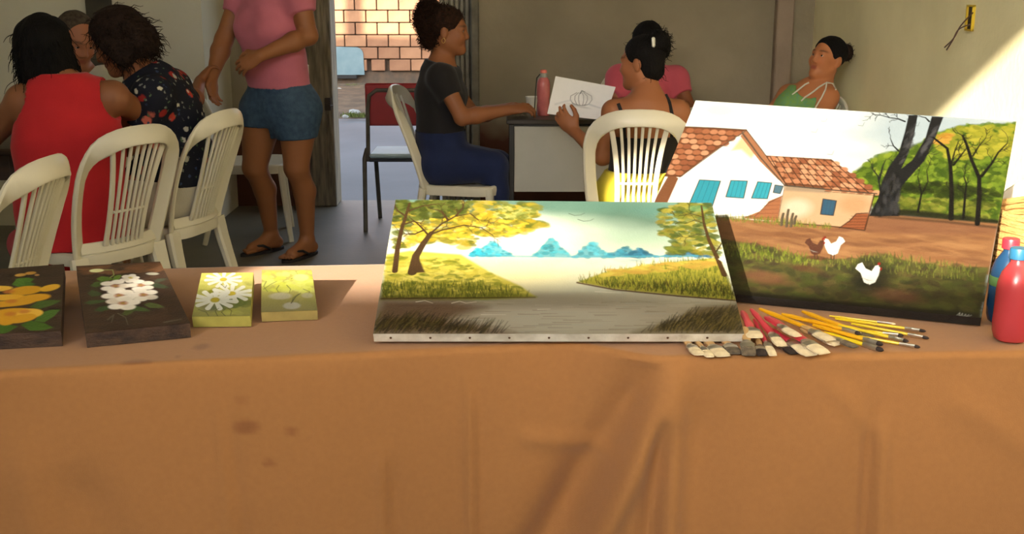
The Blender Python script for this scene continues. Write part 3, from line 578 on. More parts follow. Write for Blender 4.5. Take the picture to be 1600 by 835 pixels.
# hens
def hen(x, y, s_, body, comb, flip=1):
    f = lambda a, b: (x+a*s_*flip, y+b*s_)
    A.poly([f(-10, -4), f(-13, -12), f(-8, -15), f(-4, -9), f(3, -6), f(7, -12), f(11, -13), f(13, -9), f(11, -1), f(7, 7), f(0, 10), f(-6, 7)], body, 1.2)
    A.poly([f(-10, -4), f(-16, -9), f(-13, -14), f(-8, -16), f(-4, -8)], body, 1.2); A.ell(f(11.5, -14.5), 1.8*s_, 1.6*s_, comb); A.ell(f(13.5, -8.5), 1.2*s_, 1.8*s_, comb); A.ell(f(11.4, -11.6), .6*s_, .6*s_, (30, 26, 24))
    for q in (-1, 3): A.line([f(q, 9), f(q, 15), f(q+3, 15.5)], 1.1*s_, .8*s_, (90, 74, 56))
    for q in range(4): A.line([f(-9+q*2, 1+q), f(-2+q*2, 5)], .7, .6, (170, 172, 168), .6)
A.ell((1362, 432), 30, 22, (58, 56, 48), 0, .7, .7); hen(1358, 432, 1.35, (228, 230, 222), (186, 50, 40)); A.line([(1338, 452), (1362, 453)], 1.5, 1, (110, 108, 92), .8)
hen(1302, 388, 1.15, (232, 234, 226), (176, 50, 40), -1); hen(1274, 389, 1.05, (132, 82, 62), (190, 44, 40), 1); A.ell((1276, 403), 16, 3, (110, 62, 44), 0, .6, .6)
A.line([(1495, 493), (1500, 489), (1497, 497), (1504, 490), (1502, 498), (1509, 491), (1508, 496), (1514, 492)], 1.1, 1.0, (214, 214, 206)); A.line([(1500, 501), (1508, 496), (1518, 493)], 1.0, .8, (214, 214, 206))
o, n, u, v = plane_of((971, 443), (1533, 497), TZ+.024, math.radians(33.0))
root = thing('farmhouse_painting', 'large canvas painting of a tiled farmhouse with white hens and trees', 'painting', (*((onz(971, 460, TZ)+onz(1533, 510, TZ))/2)[:2], TZ))
cs, bk = slab(A, o, n, .024, root, 'painted_face', 'canvas_edge', mat('black_canvas_edge', (36, 36, 34), .7, scale=30, rgb2=(20, 20, 20), bump=.2, bscale=150), lambda a: TONE(a, .44))
for k in (.25, .75):
    p = cs[0]*(1-k)+cs[1]*k-n*.026-v*.08; strut(root, p, np.array([p[0]+.01, min(p[1]+.03, float(y_back(p[0]))-.03), TZ+.004]), M_stick, .018)

# --- small daisy canvases
def small(quad, tilt, seed, paint, name, label, cat, thick, face, side, zb, sname='canvas_edge', res=(120, 150), props=True):
    A = Art(quad, *res, (0, 0, 0)); A.r = np.random.default_rng(seed); paint(A)
    o, n, u, v = plane_of(quad[3], quad[2], zb, math.radians(tilt)); b_ = (onz(*quad[3], zb)+onz(*quad[2], zb))/2
    root = thing(name, label, cat, (b_[0], b_[1], TZ)); cs, bk = slab(A, o, n, thick, root, face, sname, side, (lambda a: .68*a) if thick < .025 else None)
    if props:
        p = (bk[0]+bk[1])/2+np.array([0, -.02, 0]); h_ = p[2]-TZ-.002
        if h_ > .004: obj('prop_block', MB().box((p[0]-.03, p[1]-.03, TZ+.004), (p[0]+.03, p[1]+.01, p[2]-.004), .002), M_stick, root)
def daisy(A, c, r, sq=.42, petal=(226, 228, 216), n_=11):
    for i in range(n_):
        a = 2*math.pi*i/n_+.2; p = np.array(c, float); d = np.array([math.cos(a), math.sin(a)*sq])*r; A.line([p+d*.15, p+d*.6, p+d], r*.16, r*.26, petal, .95, .8)
    A.ell(c, r*.22, r*.12, (196, 180, 60))
def paint_c1(A):
    A.a[:] = lin((190, 188, 96)); A.wash(lambda x, y: (np.clip((y-455)/40, 0, 1)*.8, lin((142, 138, 84)))); A.ell((365, 440), 40, 12, (206, 204, 110), 0, .8, 1.0)
    A.dabs([(312, 430), (396, 430), (392, 492), (302, 492)], 120, 8, 3, [(176, 178, 84), (204, 202, 110), (150, 152, 80)], (-.6, .6), .35)
    A.dabs([(360, 462), (392, 466), (390, 480), (330, 484)], 40, 7, 3, [(96, 116, 60), (120, 128, 66)], (-.4, .4), .6); A.ell((332, 457), 8, 4, (140, 140, 40)); A.ell((330, 481), 20, 6, (120, 122, 104), 0, .6, .8)
    daisy(A, (349, 437), 27); daisy(A, (362, 459), 30); daisy(A, (336, 469), 33)
    for p_ in [[(345, 444), (352, 450), (354, 446)], [(310, 484), (322, 488), (326, 494)], [(340, 494), (336, 486), (342, 482)], [(352, 494), (346, 488), (352, 483)], [(360, 493), (362, 486), (356, 482)]]: A.line(p_, 1.2, 1, (84, 86, 48), .9)
small([(315, 427), (396, 426), (391, 494), (300, 495)], 13, 3, paint_c1, 'daisy_canvas', 'small olive green canvas painted with three white daisies', 'painting', .024, 'painted_face', mat('olive_canvas_edge', (178, 172, 84), .7, scale=30, rgb2=(160, 154, 74)), TZ+.026)
def paint_c2(A):
    A.a[:] = lin((176, 172, 92)); A.wash(lambda x, y: (np.clip((y-450)/35, 0, 1)*.8, lin((146, 138, 96)))); A.dabs([(410, 424), (487, 424), (487, 455), (410, 455)], 90, 8, 3, [(206, 212, 84), (186, 196, 70), (216, 222, 120)], (-.8, .8), .55)
    for p_ in [[(412, 452), (424, 444), (432, 440)], [(416, 440), (412, 448), (418, 456)], [(436, 446), (432, 452), (436, 458)], [(448, 446), (454, 452), (452, 458)], [(466, 460), (458, 466), (456, 474)], [(474, 452), (484, 456), (480, 464)], [(455, 436), (466, 430), (462, 424)]]: A.line(p_, 1.8, 1.2, (104, 108, 58), .8)
    A.ell((470, 434), 13, 6, (220, 222, 136)); A.ell((438, 463), 17, 5, (190, 186, 158), 0, .9); A.ell((456, 478), 13, 5, (196, 194, 180), 0, .9); A.ell((480, 462), 9, 4, (186, 182, 150), 0, .8); A.line([(455, 474), (462, 464), (470, 458)], 1.8, 1.2, (80, 78, 56), .9)
small([(409, 422), (487, 422), (496, 485), (408, 488)], 13, 4, paint_c2, 'sketched_flower_canvas', 'small olive canvas with half finished pale flowers, rightmost small canvas', 'painting', .022, 'painted_face', mat('ochre_canvas_edge', (170, 152, 88), .7, scale=30, rgb2=(150, 134, 78)), TZ+.024)
# --- wooden boards
M_bark = mat('dark_board', (86, 64, 48), .75, scale=14, rgb2=(44, 33, 27), bump=.5, bscale=70, stretch=(1, 5, 5))
def flower(A, c, r, cols, core, sq=.42, n_=5, rot=0.0):
    for i in range(n_):
        a = 2*math.pi*i/n_+rot; A.ell((c[0]+math.cos(a)*r*.6, c[1]+math.sin(a)*r*.6*sq), r*.46, r*.36*sq, cols[i % len(cols)], 0, 1.0, .3)
    A.ell(c, r*.3, r*.24*sq, core, 0, .8, .6); A.ell(c, r*.12, r*.1*sq, (170, 140, 50), 0, .9, .5)
def leaf(A, a, b, w_, col):
    a = np.array(a, float); b = np.array(b, float); d = b-a; nn = np.array([-d[1], d[0]])/max(1, np.linalg.norm(d))*w_; A.poly([a, a+d*.3+nn, a+d*.7+nn*.7, b, a+d*.7-nn*.7, a+d*.3-nn], col, 1.2); A.line([a, b], .8, .6, tuple(int(x*.7) for x in col), .6)
def paint_b2(A):
    A.a[:] = lin((62, 45, 36)); A.dabs([(119, 416), (250, 409), (297, 505), (134, 521)], 240, 16, 2, [(52, 38, 32), (74, 54, 42), (44, 33, 29), (66, 46, 36)], (-.2, .1), .5)
    A.dabs([(122, 414), (250, 410), (262, 424), (126, 430)], 60, 12, 2.5, [(128, 88, 60), (110, 74, 50), (96, 66, 46)], (-.2, .1), .5)  # browner far edge: faint sunlight put into the board colour
    for a, b, w_, c in [((150, 436), (178, 436), 4, (92, 124, 48)), ((176, 438), (190, 430), 4, (104, 138, 56)), ((140, 447), (170, 441), 4, (70, 96, 46)), ((130, 474), (168, 470), 3, (62, 86, 48)), ((146, 486), (182, 478), 4, (58, 80, 46)), ((224, 476), (258, 480), 4, (84, 98, 54)), ((190, 492), (212, 484), 4, (78, 92, 46)), ((232, 444), (266, 450), 4, (60, 72, 52)), ((136, 458), (160, 460), 5, (62, 80, 46)), ((240, 440), (262, 436), 3, (66, 70, 56)), ((200, 480), (236, 486), 4, (70, 92, 48))]: leaf(A, a, b, w_, c)
    A.line([(162, 422), (176, 422), (178, 430), (172, 434)], 2.2, 1.6, (150, 160, 96), .9); A.ell((151, 423), 12, 3.4, (222, 224, 168), 0, 1, .25)  # pale oval is a small sunlit spot painted into the board colour
    w_ = [(226, 220, 208), (232, 226, 216), (216, 206, 192)]; co = (196, 140, 112)
    for c, r in [((202, 436), 15), ((180, 447), 24), ((220, 446), 22), ((186, 462), 26), ((224, 461), 24), ((192, 474), 26)]: flower(A, c, r, w_, co, .45, 5, c[0]*.3)
    A.ell((238, 428), 11, 2.6, (166, 164, 150), .1, .9); flower(A, (204, 434), 14, w_, (206, 196, 90), .45)
    for p_ in [[(168, 500), (178, 492), (174, 504)], [(184, 490), (196, 496), (200, 508)], [(256, 504), (284, 499)]]: A.line(p_, 1.6, 1, (112, 112, 96), .7)
small([(119, 416), (250, 409), (297, 505), (134, 521)], 7.5, 6, paint_b2, 'painted_board', 'dark wooden board painted with a cluster of white and pink flowers', 'painted board', .030, 'painted_face', M_bark, TZ+.032, 'board', (190, 190))
def paint_b1(A):
    A.a[:] = lin((58, 42, 34)); A.dabs([(-80, 426), (100, 413), (95, 517), (-110, 527)], 240, 18, 2, [(50, 36, 30), (70, 50, 40), (42, 31, 27)], (-.2, .1), .5)
    for a, b, w_, c in [((18, 445), (54, 436), 7, (74, 116, 40)), ((30, 446), (56, 444), 5, (66, 104, 38)), ((46, 480), (96, 470), 6, (70, 96, 42)), ((54, 502), (94, 484), 8, (72, 108, 42)), ((32, 508), (84, 512), 8, (66, 100, 34)), ((-20, 520), (28, 510), 8, (66, 104, 34)), ((40, 446), (24, 436), 4, (80, 120, 46))]: leaf(A, a, b, w_, c)
    y_ = [(226, 174, 50), (212, 156, 36), (232, 186, 70)]
    for c, rx, ry, an in [((-10, 452), 30, 5, 0), ((40, 454), 26, 7, -.05), ((78, 450), 16, 5, -.3), ((10, 465), 30, 5, .05), ((52, 466), 26, 6, -.1), ((20, 474), 34, 5, -.05), ((-10, 476), 30, 5, .1), ((30, 488), 34, 6, .12), ((10, 500), 14, 8, .4), ((46, 490), 20, 7, 0), ((-14, 494), 26, 8, 0), ((34, 498), 22, 6, -.2)]: A.ell((c[0], c[1]), rx, ry, y_[int(A.r.integers(3))], an, 1.0, .2)
    for c in [(14, 456), (18, 471), (16, 491), (38, 487)]: A.ell(c, 9, 3, (196, 116, 50), 0, .8, .7)
    A.ell((32, 430), 9, 2.6, (206, 160, 70), 0, .9); A.ell((48, 427), 9, 2.6, (196, 146, 60), 0, .9); A.ell((58, 430), 4, 1.6, (186, 140, 90), 0, .9)
small([(-80, 426), (100, 413), (95, 517), (-110, 527)], 7.5, 8, paint_b1, 'painted_board', 'dark wooden board painted with large yellow flowers and green leaves', 'painted board', .032, 'painted_face', M_bark, TZ+.034, 'board', (210, 190))
# ------------------------------------------------------------------ brushes on the orange cloth
M_cream = mat('cream_bristle', (240, 224, 190), .8, scale=60, rgb2=(216, 196, 160), bump=.4, bscale=400)
M_dark = mat('dark_bristle', (52, 38, 34), .8, scale=60, rgb2=(34, 26, 24), bump=.3, bscale=400); M_greyb = mat('grey_bristle', (120, 106, 88), .8, scale=80, rgb2=(78, 68, 58), bump=.4, bscale=400)
M_ferr = mat('tin_ferrule', (196, 190, 178), .28, metal=.9); M_redh = mat('red_plastic_handle', (202, 58, 72), .35, var=.05); M_yelh = mat('yellow_handle', (226, 166, 22), .35, var=.05); M_lemh = mat('lemon_handle', (222, 196, 30), .35, var=.05); M_woodh = mat('wood_handle', (186, 150, 100), .5, scale=10)
BG = 'paint brushes on the orange cloth'
def brush(label, tip, butt, w_, bl, bm, hm, h0, h1, hw=None, round_=False, ln=None):
    if not round_: w_, bl, hw = w_*1.22, bl*1.1, (hw or w_*.6)*1.1
    a = onz(*tip, TZ+h0); b = onz(*butt, TZ+h1); d = nrm(b-a); L = np.linalg.norm(b-a)
    if ln: L = ln
    t = thing('paint_brush', label, 'paint brush', (a[0], a[1], TZ+.002), 0, BG); up = (0, 0, 1); hw = hw or w_*.6
    th = w_ if round_ else .007; P = lambda s_: a+d*s_
    pr = RND(1, 1, .5) if not round_ else [(.5*math.cos(q), .5*math.sin(q)) for q in np.linspace(0, 2*math.pi, 9)[:-1]]
    if round_: sc = [(w_*.15, w_*.15), (w_*.8, w_*.8), (w_, w_), (w_*.8, w_*.8)]
    else: sc = [(w_*.86, th*.3), (w_, th*.8), (w_*1.02, th), (w_*.92, th)]
    obj('bristles', MB().sweep([P(0), P(bl*.25), P(bl*.6), P(bl)], pr, up, scales=sc), bm, t, smooth=True)
    fl = .022 if not round_ else .026; fw = w_*.95 if not round_ else w_*.85
    obj('ferrule', MB().sweep([P(bl-.002), P(bl+fl*.45), P(bl+fl*.5), P(bl+fl*.55), P(bl+fl)], pr, up, scales=[(fw, th*1.1), (fw, th*1.1), (fw*1.06, th*1.25), (fw, th*1.1), (hw*.95, th*1.05)]), M_ferr, t, smooth=True)
    h_ = max(.04, L-bl-fl); ht = .008 if not round_ else hw
    obj('handle', MB().sweep([P(bl+fl-.002), P(bl+fl+h_*.2), P(bl+fl+h_*.45), P(bl+fl+h_*.8), P(bl+fl+h_)], pr, up, scales=[(hw*.9, ht*.9), (hw*1.1, ht), (hw*.8, ht*.9), (hw*.9, ht), (hw*.5, ht*.6)]), hm, t, smooth=True)
L_ = [
 ('cream flat brush poking out farthest left from under the landscape canvas', (1093, 555), (1062, 524), .018, .034, M_cream, M_woodh, .006, .006),
 ('narrow cream brush with tin ferrule under the landscape canvas edge', (1110, 558), (1078, 522), .014, .030, M_cream, M_woodh, .005, .006),
 ('wide cream brush lying under the landscape canvas edge', (1131, 557), (1090, 520), .024, .036, M_cream, M_woodh, .005, .006),
 ('dark grey brush lying under the landscape canvas edge', (1150, 553), (1122, 520), .022, .030, M_greyb, M_woodh, .006, .006),
 ('grey worn brush with tall tin ferrule beside the canvas corner', (1170, 556), (1164, 512), .022, .026, M_greyb, M_woodh, .006, .030),
 ('short dark bristled brush pointing straight at the front edge', (1191, 556), (1180, 515), .016, .026, M_dark, M_woodh, .005, .012),
 ('square cream brush with red handle next to the canvas corner', (1180, 528), (1160, 487), .026, .028, M_cream, M_redh, .024, .030, .014),
 ('slim pointed cream brush between the red handled brushes', (1208, 556), (1178, 500), .013, .036, M_cream, M_redh, .006, .022, .008),
 ('cream flat brush with long red handle lying across the pile', (1222, 541), (1174, 484), .018, .034, M_cream, M_redh, .016, .034, .012),
 ('small dark bristled brush flat on the cloth amid cream ones', (1242, 553), (1212, 532), .018, .026, M_dark, M_woodh, .005, .010),
 ('cream brush with red handle resting on top of the pile', (1247, 526), (1196, 496), .016, .040, M_cream, M_redh, .030, .034, .012),
 ('broad cream brush nearest the front edge of the table', (1268, 556), (1204, 514), .024, .045, M_cream, M_redh, .006, .018, .014),
 ('broad cream brush with ridged tin ferrule and thick red handle', (1289, 553), (1200, 496), .024, .034, M_cream, M_redh, .010, .034, .018),
 ('wide cream brush lying behind the thick red handle', (1298, 532), (1240, 503), .022, .040, M_cream, M_woodh, .022, .022),
 ('small cream brush at the end of the cream row', (1308, 540), (1268, 522), .016, .026, M_cream, M_woodh, .010, .016),
 ('thick long yellow brush lying diagonally over the pile', (1338, 543), (1187, 483), .016, .030, M_greyb, M_yelh, .012, .032, .011),
 ('thick orange yellow brush with cream tip in mid pile', (1342, 522), (1222, 491), .018, .030, M_cream, M_yelh, .016, .022, .010),
 ('thick yellow brush with pale flat tip beside the dark canvas edge', (1362, 528), (1254, 487), .020, .030, M_greyb, M_yelh, .010, .020, .012)]
for a in L_: brush(*a)
R2 = [('slim lemon brush with dark tip reaching toward the farmhouse canvas', (1447, 518), (1305, 498), .007, .014, M_dark, M_lemh, .012, .010),
 ('slim brush with long silver ferrule and dark tip farthest right', (1452, 529), (1330, 506), .007, .014, M_dark, M_lemh, .008, .014),
 ('slim pale ferruled brush with small dark round tip nearest front right', (1438, 543), (1318, 522), .007, .012, M_dark, M_lemh, .006, .012),
 ('yellow brush with thick dark tip lying lowest in the fan', (1381, 548), (1288, 520), .010, .016, M_dark, M_lemh, .006, .014),
 ('yellow brush with black tip just above the lowest one', (1380, 539), (1270, 508), .010, .014, M_dark, M_yelh, .014, .022),
 ('lemon brush with dark tip in the middle of the fan', (1412, 525), (1300, 512), .008, .012, M_dark, M_lemh, .016, .016),
 ('dark tipped brush lying short across the yellow handles', (1345, 522), (1262, 500), .009, .012, M_dark, M_yelh, .024, .028),
 ('dark tipped slim brush right of the thick yellow handles', (1420, 534), (1310, 508), .008, .012, M_dark, M_lemh, .012, .020),
 ('thin lemon brush lying right along the dark canvas edge', (1400, 507), (1296, 494), .005, .010, M_cream, M_lemh, .006, .008)]
for a in R2: brush(*a, hw=a[3]*.85, round_=True)
# ------------------------------------------------------------------ bottles and straw basket at the right end of the table
def pet(name, label, base, s_, body, capm, bandm=None):
    t = thing(name, label, 'bottle', base, 0)
    lob = lambda z, a: 1.0-(.10*(1-min(z/(.035*s_), 1))*(.5-.5*math.cos(5*a)))
    P = [(0, .006), (.012, .004), (.024, .0), (.032, .004), (.036, .018), (.0365, .04), (.0355, .07), (.0355, .10), (.034, .118), (.028, .138), (.019, .152), (.014, .160), (.0135, .172)]
    obj('body', MB().lathe([(r*s_, z*s_) for r, z in P], base, 40, lobes=lob), body, t, smooth=True)
    if bandm: obj('band', MB().lathe([(r*s_, z*s_) for r, z in [(.0358, .085), (.0366, .087), (.0366, .104), (.0352, .106)]], base, 32), bandm, t, smooth=True)
    obj('cap', MB().lathe([(r*s_, z*s_) for r, z in [(.0165, .166), (.0178, .167), (.0178, .184), (.0165, .188), (0, .188)]], base, 24, lobes=lambda z, a: 1+.02*math.cos(24*a)), capm, t, smooth=True)
b0 = onz(1588, 541, TZ); b0[1] += .03; b0[2] = TZ+.0025
pet('paint_bottle', 'red plastic bottle with blue cap standing nearest at the right edge', tuple(b0), .96, mat('red_bottle', (176, 58, 62), .25, var=.05), mat('blue_cap', (40, 100, 136), .35, var=.05))
b1 = onz(1576, 513, TZ); b1[1] += .03; b1[2] = TZ+.0025
pet('paint_bottle', 'dark blue plastic bottle with red cap behind the red bottle', tuple(b1), .92, mat('blue_bottle', (26, 58, 90), .25, var=.08), mat('red_cap', (186, 40, 54), .35, var=.05), mat('green_band', (62, 92, 50), .5))
bc = np.array([1.26, 2.56, TZ+.003]); M_straw = mat('straw', (206, 164, 96), .75, scale=30, rgb2=(150, 112, 62), bump=.6, bscale=120, stretch=(1, 1, 6))
t = thing('straw_basket', 'round woven straw basket standing behind the farmhouse painting', 'basket', tuple(bc))
for k in range(11):
    rr = .145+.02*math.sin(k/10*2.4); z = bc[2]+.008+k*.0148
    P = [(bc[0]+rr*math.cos(a), bc[1]+rr*math.sin(a), z+.0012*math.sin(a*9+k*1.7)) for a in np.linspace(0, 2*math.pi, 49)[:-1]]
    obj('straw_coil', MB().tube(P, .0084, 6, True), M_straw, t, smooth=True)
obj('basket_floor', MB().lathe([(0, .004), (.14, .004), (.14, .010), (0, .010)], tuple(bc), 32), M_straw, t)

# ------------------------------------------------------------------ white plastic chairs
M_chair = mat('white_plastic', (218, 212, 192), .38, var=.05, scale=4, bump=.03, bscale=200)
SZ = .43
def back_y(x, z): return -.180-.170*max(0, (z-.41)/.465)**1.15+.05*(x/.2)**2
def arch():
    P = []
    for z in np.linspace(.40, .71, 9): P.append((.168+.034*math.sin((z-.40)/.31*math.pi/2), z))
    for a in np.linspace(.06, math.pi/2, 10): P.append((.202*max(0, math.cos(a))**.72 if a < 1.55 else 0, .71+.165*math.sin(a)**.86))
    R = [(x, z) for x, z in P]; Lft = [(-x, z) for x, z in P[::-1]][1:]; return R+Lft
def make_chair():
    t = thing('plastic_chair', 'x', 'chair', group='white plastic chairs'); A2 = arch()
    path = [(x, back_y(x, z), z) for x, z in A2]
    obj('back_frame', MB().sweep(path, RND(.058, .02, .6), ups=[nrm((x*-2.2, -1, .4)) for x, z in A2], scales=[(1.0+.25*min(1, max(0, (z-.72)/.12)), 1) for x, z in A2]), M_chair, t, smooth=True, world=False)
    for k, (xt, xm, xb, w_) in enumerate([(sg*a_, sg*b_, sg*c_, d_) for sg in (-1, 1) for a_, b_, c_, d_ in ((.118, .072, .080, .022), (.078, .052, .055, .0125), (.046, .031, .033, .0125), (.015, .0105, .011, .0125))]):
        zt = .71+.165*max(0, 1-(abs(xt)/.202)**2.78)**.43-.012; zz = np.linspace(.455, zt, 9); P = []
        for z in zz:
            q = (z-.455)/(zt-.455); x = xb*(1-q)**2+2*xm*q*(1-q)+xt*q*q; P.append((x, back_y(x, z)-.002, z))
        obj('slat', MB().sweep(P, RND(w_, .012, .5), up=(0, -1, .4)), M_chair, t, smooth=True, world=False)
    P = [(x, back_y(x, .585)-.002, .585) for x in np.linspace(-.07, .07, 5)]; obj('crossbar', MB().sweep(P, RND(.010, .011, .5), up=(0, -1, .4)), M_chair, t, world=False)
    P = [(x, back_y(x, .445)+.0, .45) for x in np.linspace(-.168, .168, 9)]; obj('back_base', MB().sweep(P, RND(.045, .014, .5), up=(0, -1, .4)), M_chair, t, smooth=True, world=False)
    m = MB(); seg = 40; V = []; rings = [(.02, -.006), (.4, -.006), (.7, -.004), (.88, .0), (.96, .004), (1.0, -.002), (1.01, -.018), (.995, -.045), (.97, -.045), (.96, -.01)]
    for r, dz in rings:
        for i in range(seg):
            a = 2*math.pi*i/seg; c, s_ = math.cos(a), math.sin(a); sq = (abs(c)**4.5+abs(s_)**4.5)**(-1/4.5); y = s_*sq*.205; x = c*sq*(.205+.02*(y/.2))
            V.append((x*r, y*r+.01, SZ+dz-(.012 if False else 0)))
    m.add(V, [[i*seg+j, i*seg+(j+1) % seg, (i+1)*seg+(j+1) % seg, (i+1)*seg+j] for i in range(len(rings)-1) for j in range(seg)]+[list(range(seg))[::-1]])
    obj('seat', m, M_chair, t, smooth=True, world=False)
    for sx in (-1, 1):
        for y0, y1 in ((.175, .215), (-.155, -.255)):
            P = [(sx*(.178+.03*q), y0+(y1-y0)*q**1.2, (SZ-.012)*(1-q)) for q in np.linspace(0, 1, 6)]; W0 = .06 if y0 > 0 else .075
            obj('leg', MB().sweep(P, RND(W0, .036, .5), up=(0, 1 if y0 > 0 else -1, .2), scales=[(1-.36*q, 1-.25*q) for q in np.linspace(0, 1, 6)]), M_chair, t, smooth=True, world=False)
    return t
CH = make_chair(); CH_used = False
def place_chair(label, loc, rz):
    global CH_used
    o = CH if not CH_used else copy_tree(CH); CH_used = True
    o.location = (float(loc[0]), float(loc[1]), 0); o.rotation_euler = (0, 0, math.radians(rz)); o['label'] = label; return o
def top_at(px, py, rz, zt=.885, lx=0.0):
    """where the chair stands when the middle of its back top shows at this pixel"""
    p = onz(px, py, zt); a = math.radians(rz); l = np.array([lx, -.35]); return p[:2]-np.array([l[0]*math.cos(a)-l[1]*math.sin(a), l[0]*math.sin(a)+l[1]*math.cos(a)])
CA = top_at(84, 256, 84); CB = top_at(224, 206, 57); CC = top_at(360, 180, 74); CD = np.array([-1.48, 6.45]); CE = top_at(610, 140, -97); CF = top_at(1000, 181, -3)
place_chair('white plastic chair at the far left edge, seen almost edge on', CA, 84)
place_chair('white plastic chair that the woman in red sits on', CB, 57)
place_chair('white plastic chair that the woman in the floral blouse sits on', CC, 74)
place_chair('white plastic chair behind the standing woman, farthest at the left', CD, -80)
place_chair('white plastic chair that the woman in black T-shirt sits on', CE, -97)
cf = place_chair('white plastic chair with small sticker under the woman in yellow skirt', CF, -3)
st = obj('sticker', MB().box((-.022, -.0008, -.011), (.022, .0008, .011), .0003), mat('grey_sticker', (120, 112, 100), .6), cf, world=False); st.location = (.012, back_y(.0, .85)-.016, .85); st.rotation_euler = (math.radians(-22), 0, 0)
m = MB()
for k in range(5): m.box((-.018+k*.0075, -.0014, -.004), (-.0135+k*.0075, -.0006, .005))
ms = obj('sticker_print', m, mat('sticker_ink', (50, 46, 42), .7), st, world=False)
gc = place_chair('low white plastic chair under the woman in the green top by the wall', (1.50, 6.36), 118); gc.scale = (.96, .96, .88)
place_chair('white plastic chair standing by the sunlit wall at the right edge', (1.57, 3.47), 0)

# ------------------------------------------------------------------ red metal folding chair near the door
M_tube = mat('worn_tube', (112, 108, 96), .45, metal=.4, scale=12, rgb2=(84, 80, 72)); M_redv = mat('red_backrest', (158, 30, 32), .5, var=.1); M_bluev = mat('pale_seat', (190, 216, 222), .5, var=.05)
fy = onz(570, 360, 0); fl = np.array([onz(572, 361, 0), onz(588, 343, 0)]); fx = -.44
t = thing('folding_chair', 'red backed metal folding chair with pale blue seat beside the doorway', 'chair', (-.62, 6.72, 0), 0)
Xa, Xb, Y0, Y1 = fl[0][0], fl[0][0]+.42, 6.55, 6.95
for x in (Xa, Xb):
    obj('front_leg', MB().tube([(x, Y0, .0), (x, Y0+.05, .42), (x+.01, Y0+.09, .47)], .013), M_tube, t, smooth=True)
    s_ = .04 if x == Xa else -.04
    obj('rear_leg', MB().tube([(x+s_, Y1, .0), (x+s_, Y1-.15, .42)], .013), M_tube, t, smooth=True)
obj('back_tube', MB().tube([(Xa+.02, Y0+.06, .40), (Xa+.02, Y0+.10, .70), (Xa+.03, Y0+.11, .775), (Xa+.07, Y0+.115, .805), (Xb-.07, Y0+.115, .805), (Xb-.03, Y0+.11, .775), (Xb-.02, Y0+.10, .70), (Xb-.02, Y0+.06, .40)], .012), M_tube, t, smooth=True)
obj('backrest', MB().box((Xa+.005, Y0+.115, .60), (Xb-.005, Y0+.135, .845), .012), M_redv, t)
obj('seat', MB().box((Xa+.03, Y0+.02, .425), (Xb-.03, Y1-.04, .45), .01), M_bluev, t)
obj('seat_rail', MB().box((Xa+.03, Y0+.015, .405), (Xb-.03, Y1-.05, .424), .004), mat('dark_rail', (40, 44, 52), .5), t)

# ------------------------------------------------------------------ desk in the middle of the room
DZT = .75; d0 = onz(795, 187, DZT); DY = float(d0[1]); dX0 = float(d0[0]); dX1 = dX0+1.10
M_blk = mat('black_frame', (34, 33, 32), .5, var=.1); M_panel = mat('white_panel', (180, 178, 166), .5, var=.03); M_dtop = mat('desk_top', (66, 60, 54), .35, var=.1)
t = thing('desk', 'black framed school desk with a white front panel', 'desk', ((dX0+dX1)/2, DY+.3, 0))
obj('desktop', MB().box((dX0-.012, DY-.01, DZT-.022), (dX1+.012, DY+.58, DZT), .004), M_dtop, t)
obj('front_panel', MB().box((dX0+.027, DY+.012, .385), (dX1-.027, DY+.026, .715), .002), M_panel, t)
obj('frame_rail', MB().box((dX0, DY+.004, .716), (dX1, DY+.03, .727), .002), M_blk, t)
for x in (dX0, dX1-.026):
    for y in (DY, DY+.54): obj('leg', MB().box((x, y, 0), (x+.026, y+.03, .727), .003), M_blk, t)
    obj('side_rail', MB().box((x+.004, DY+.03, .10), (x+.022, DY+.54, .125), .002), M_blk, t)
def on_desk(px, py, dy=0): p = onz(px, py, DZT); return np.array([p[0], p[1]+dy, DZT])
# water bottle with strap, cup, crumpled plastic, papers
b = on_desk(849, 181, .02); t = thing('water_bottle', 'translucent pink water bottle with grey collar standing on the desk', 'bottle', tuple(b))
M_pinkb = mat('pink_bottle', (188, 104, 104), .25, var=.12, scale=25); prof = [(0, .0), (.030, .0), (.033, .006), (.033, .05), (.030, .075), (.033, .10), (.033, .155), (.029, .178), (.020, .19), (.018, .195)]
obj('body', MB().lathe(prof, tuple(b), 28), M_pinkb, t, smooth=True); obj('collar', MB().lathe([(.017, .19), (.0195, .192), (.0195, .212), (.017, .214)], tuple(b), 24), mat('grey_collar', (150, 150, 142), .5), t, smooth=True)
obj('cap', MB().lathe([(.0165, .212), (.0172, .214), (.0165, .228), (.010, .231), (0, .231)], tuple(b), 24), mat('salmon_cap', (214, 116, 104), .4), t, smooth=True)
obj('strap', MB().tube(b+np.array([(-.018, -.012, .208), (-.034, -.014, .19), (-.040, -.014, .13), (-.043, -.02, .07), (-.046, -.024, .01)]), .0028, 6), mat('black_strap', (30, 28, 28), .7), t, smooth=True)
b = on_desk(831, 176, .04); obj_ = obj('paper_cup', MB().lathe([(.0, .003), (.023, .003), (.024, .0), (.031, .075), (.033, .077), (.033, .080), (.030, .080), (.023, .008), (0, .008)], tuple(b), 24), mat('cup_white', (212, 210, 200), .5, var=.03), smooth=True); tag(obj_, 'plain white cup behind the pink water bottle on the desk', 'cup')
r = np.random.default_rng(3); n_ = 14; gx, gy = np.meshgrid(np.linspace(-.035, .035, n_), np.linspace(-.03, .03, n_)); gz = .004+.03*np.exp(-((gx/.025)**2+(gy/.022)**2))*(.4+r.random((n_, n_))); b = on_desk(813, 183, .02)
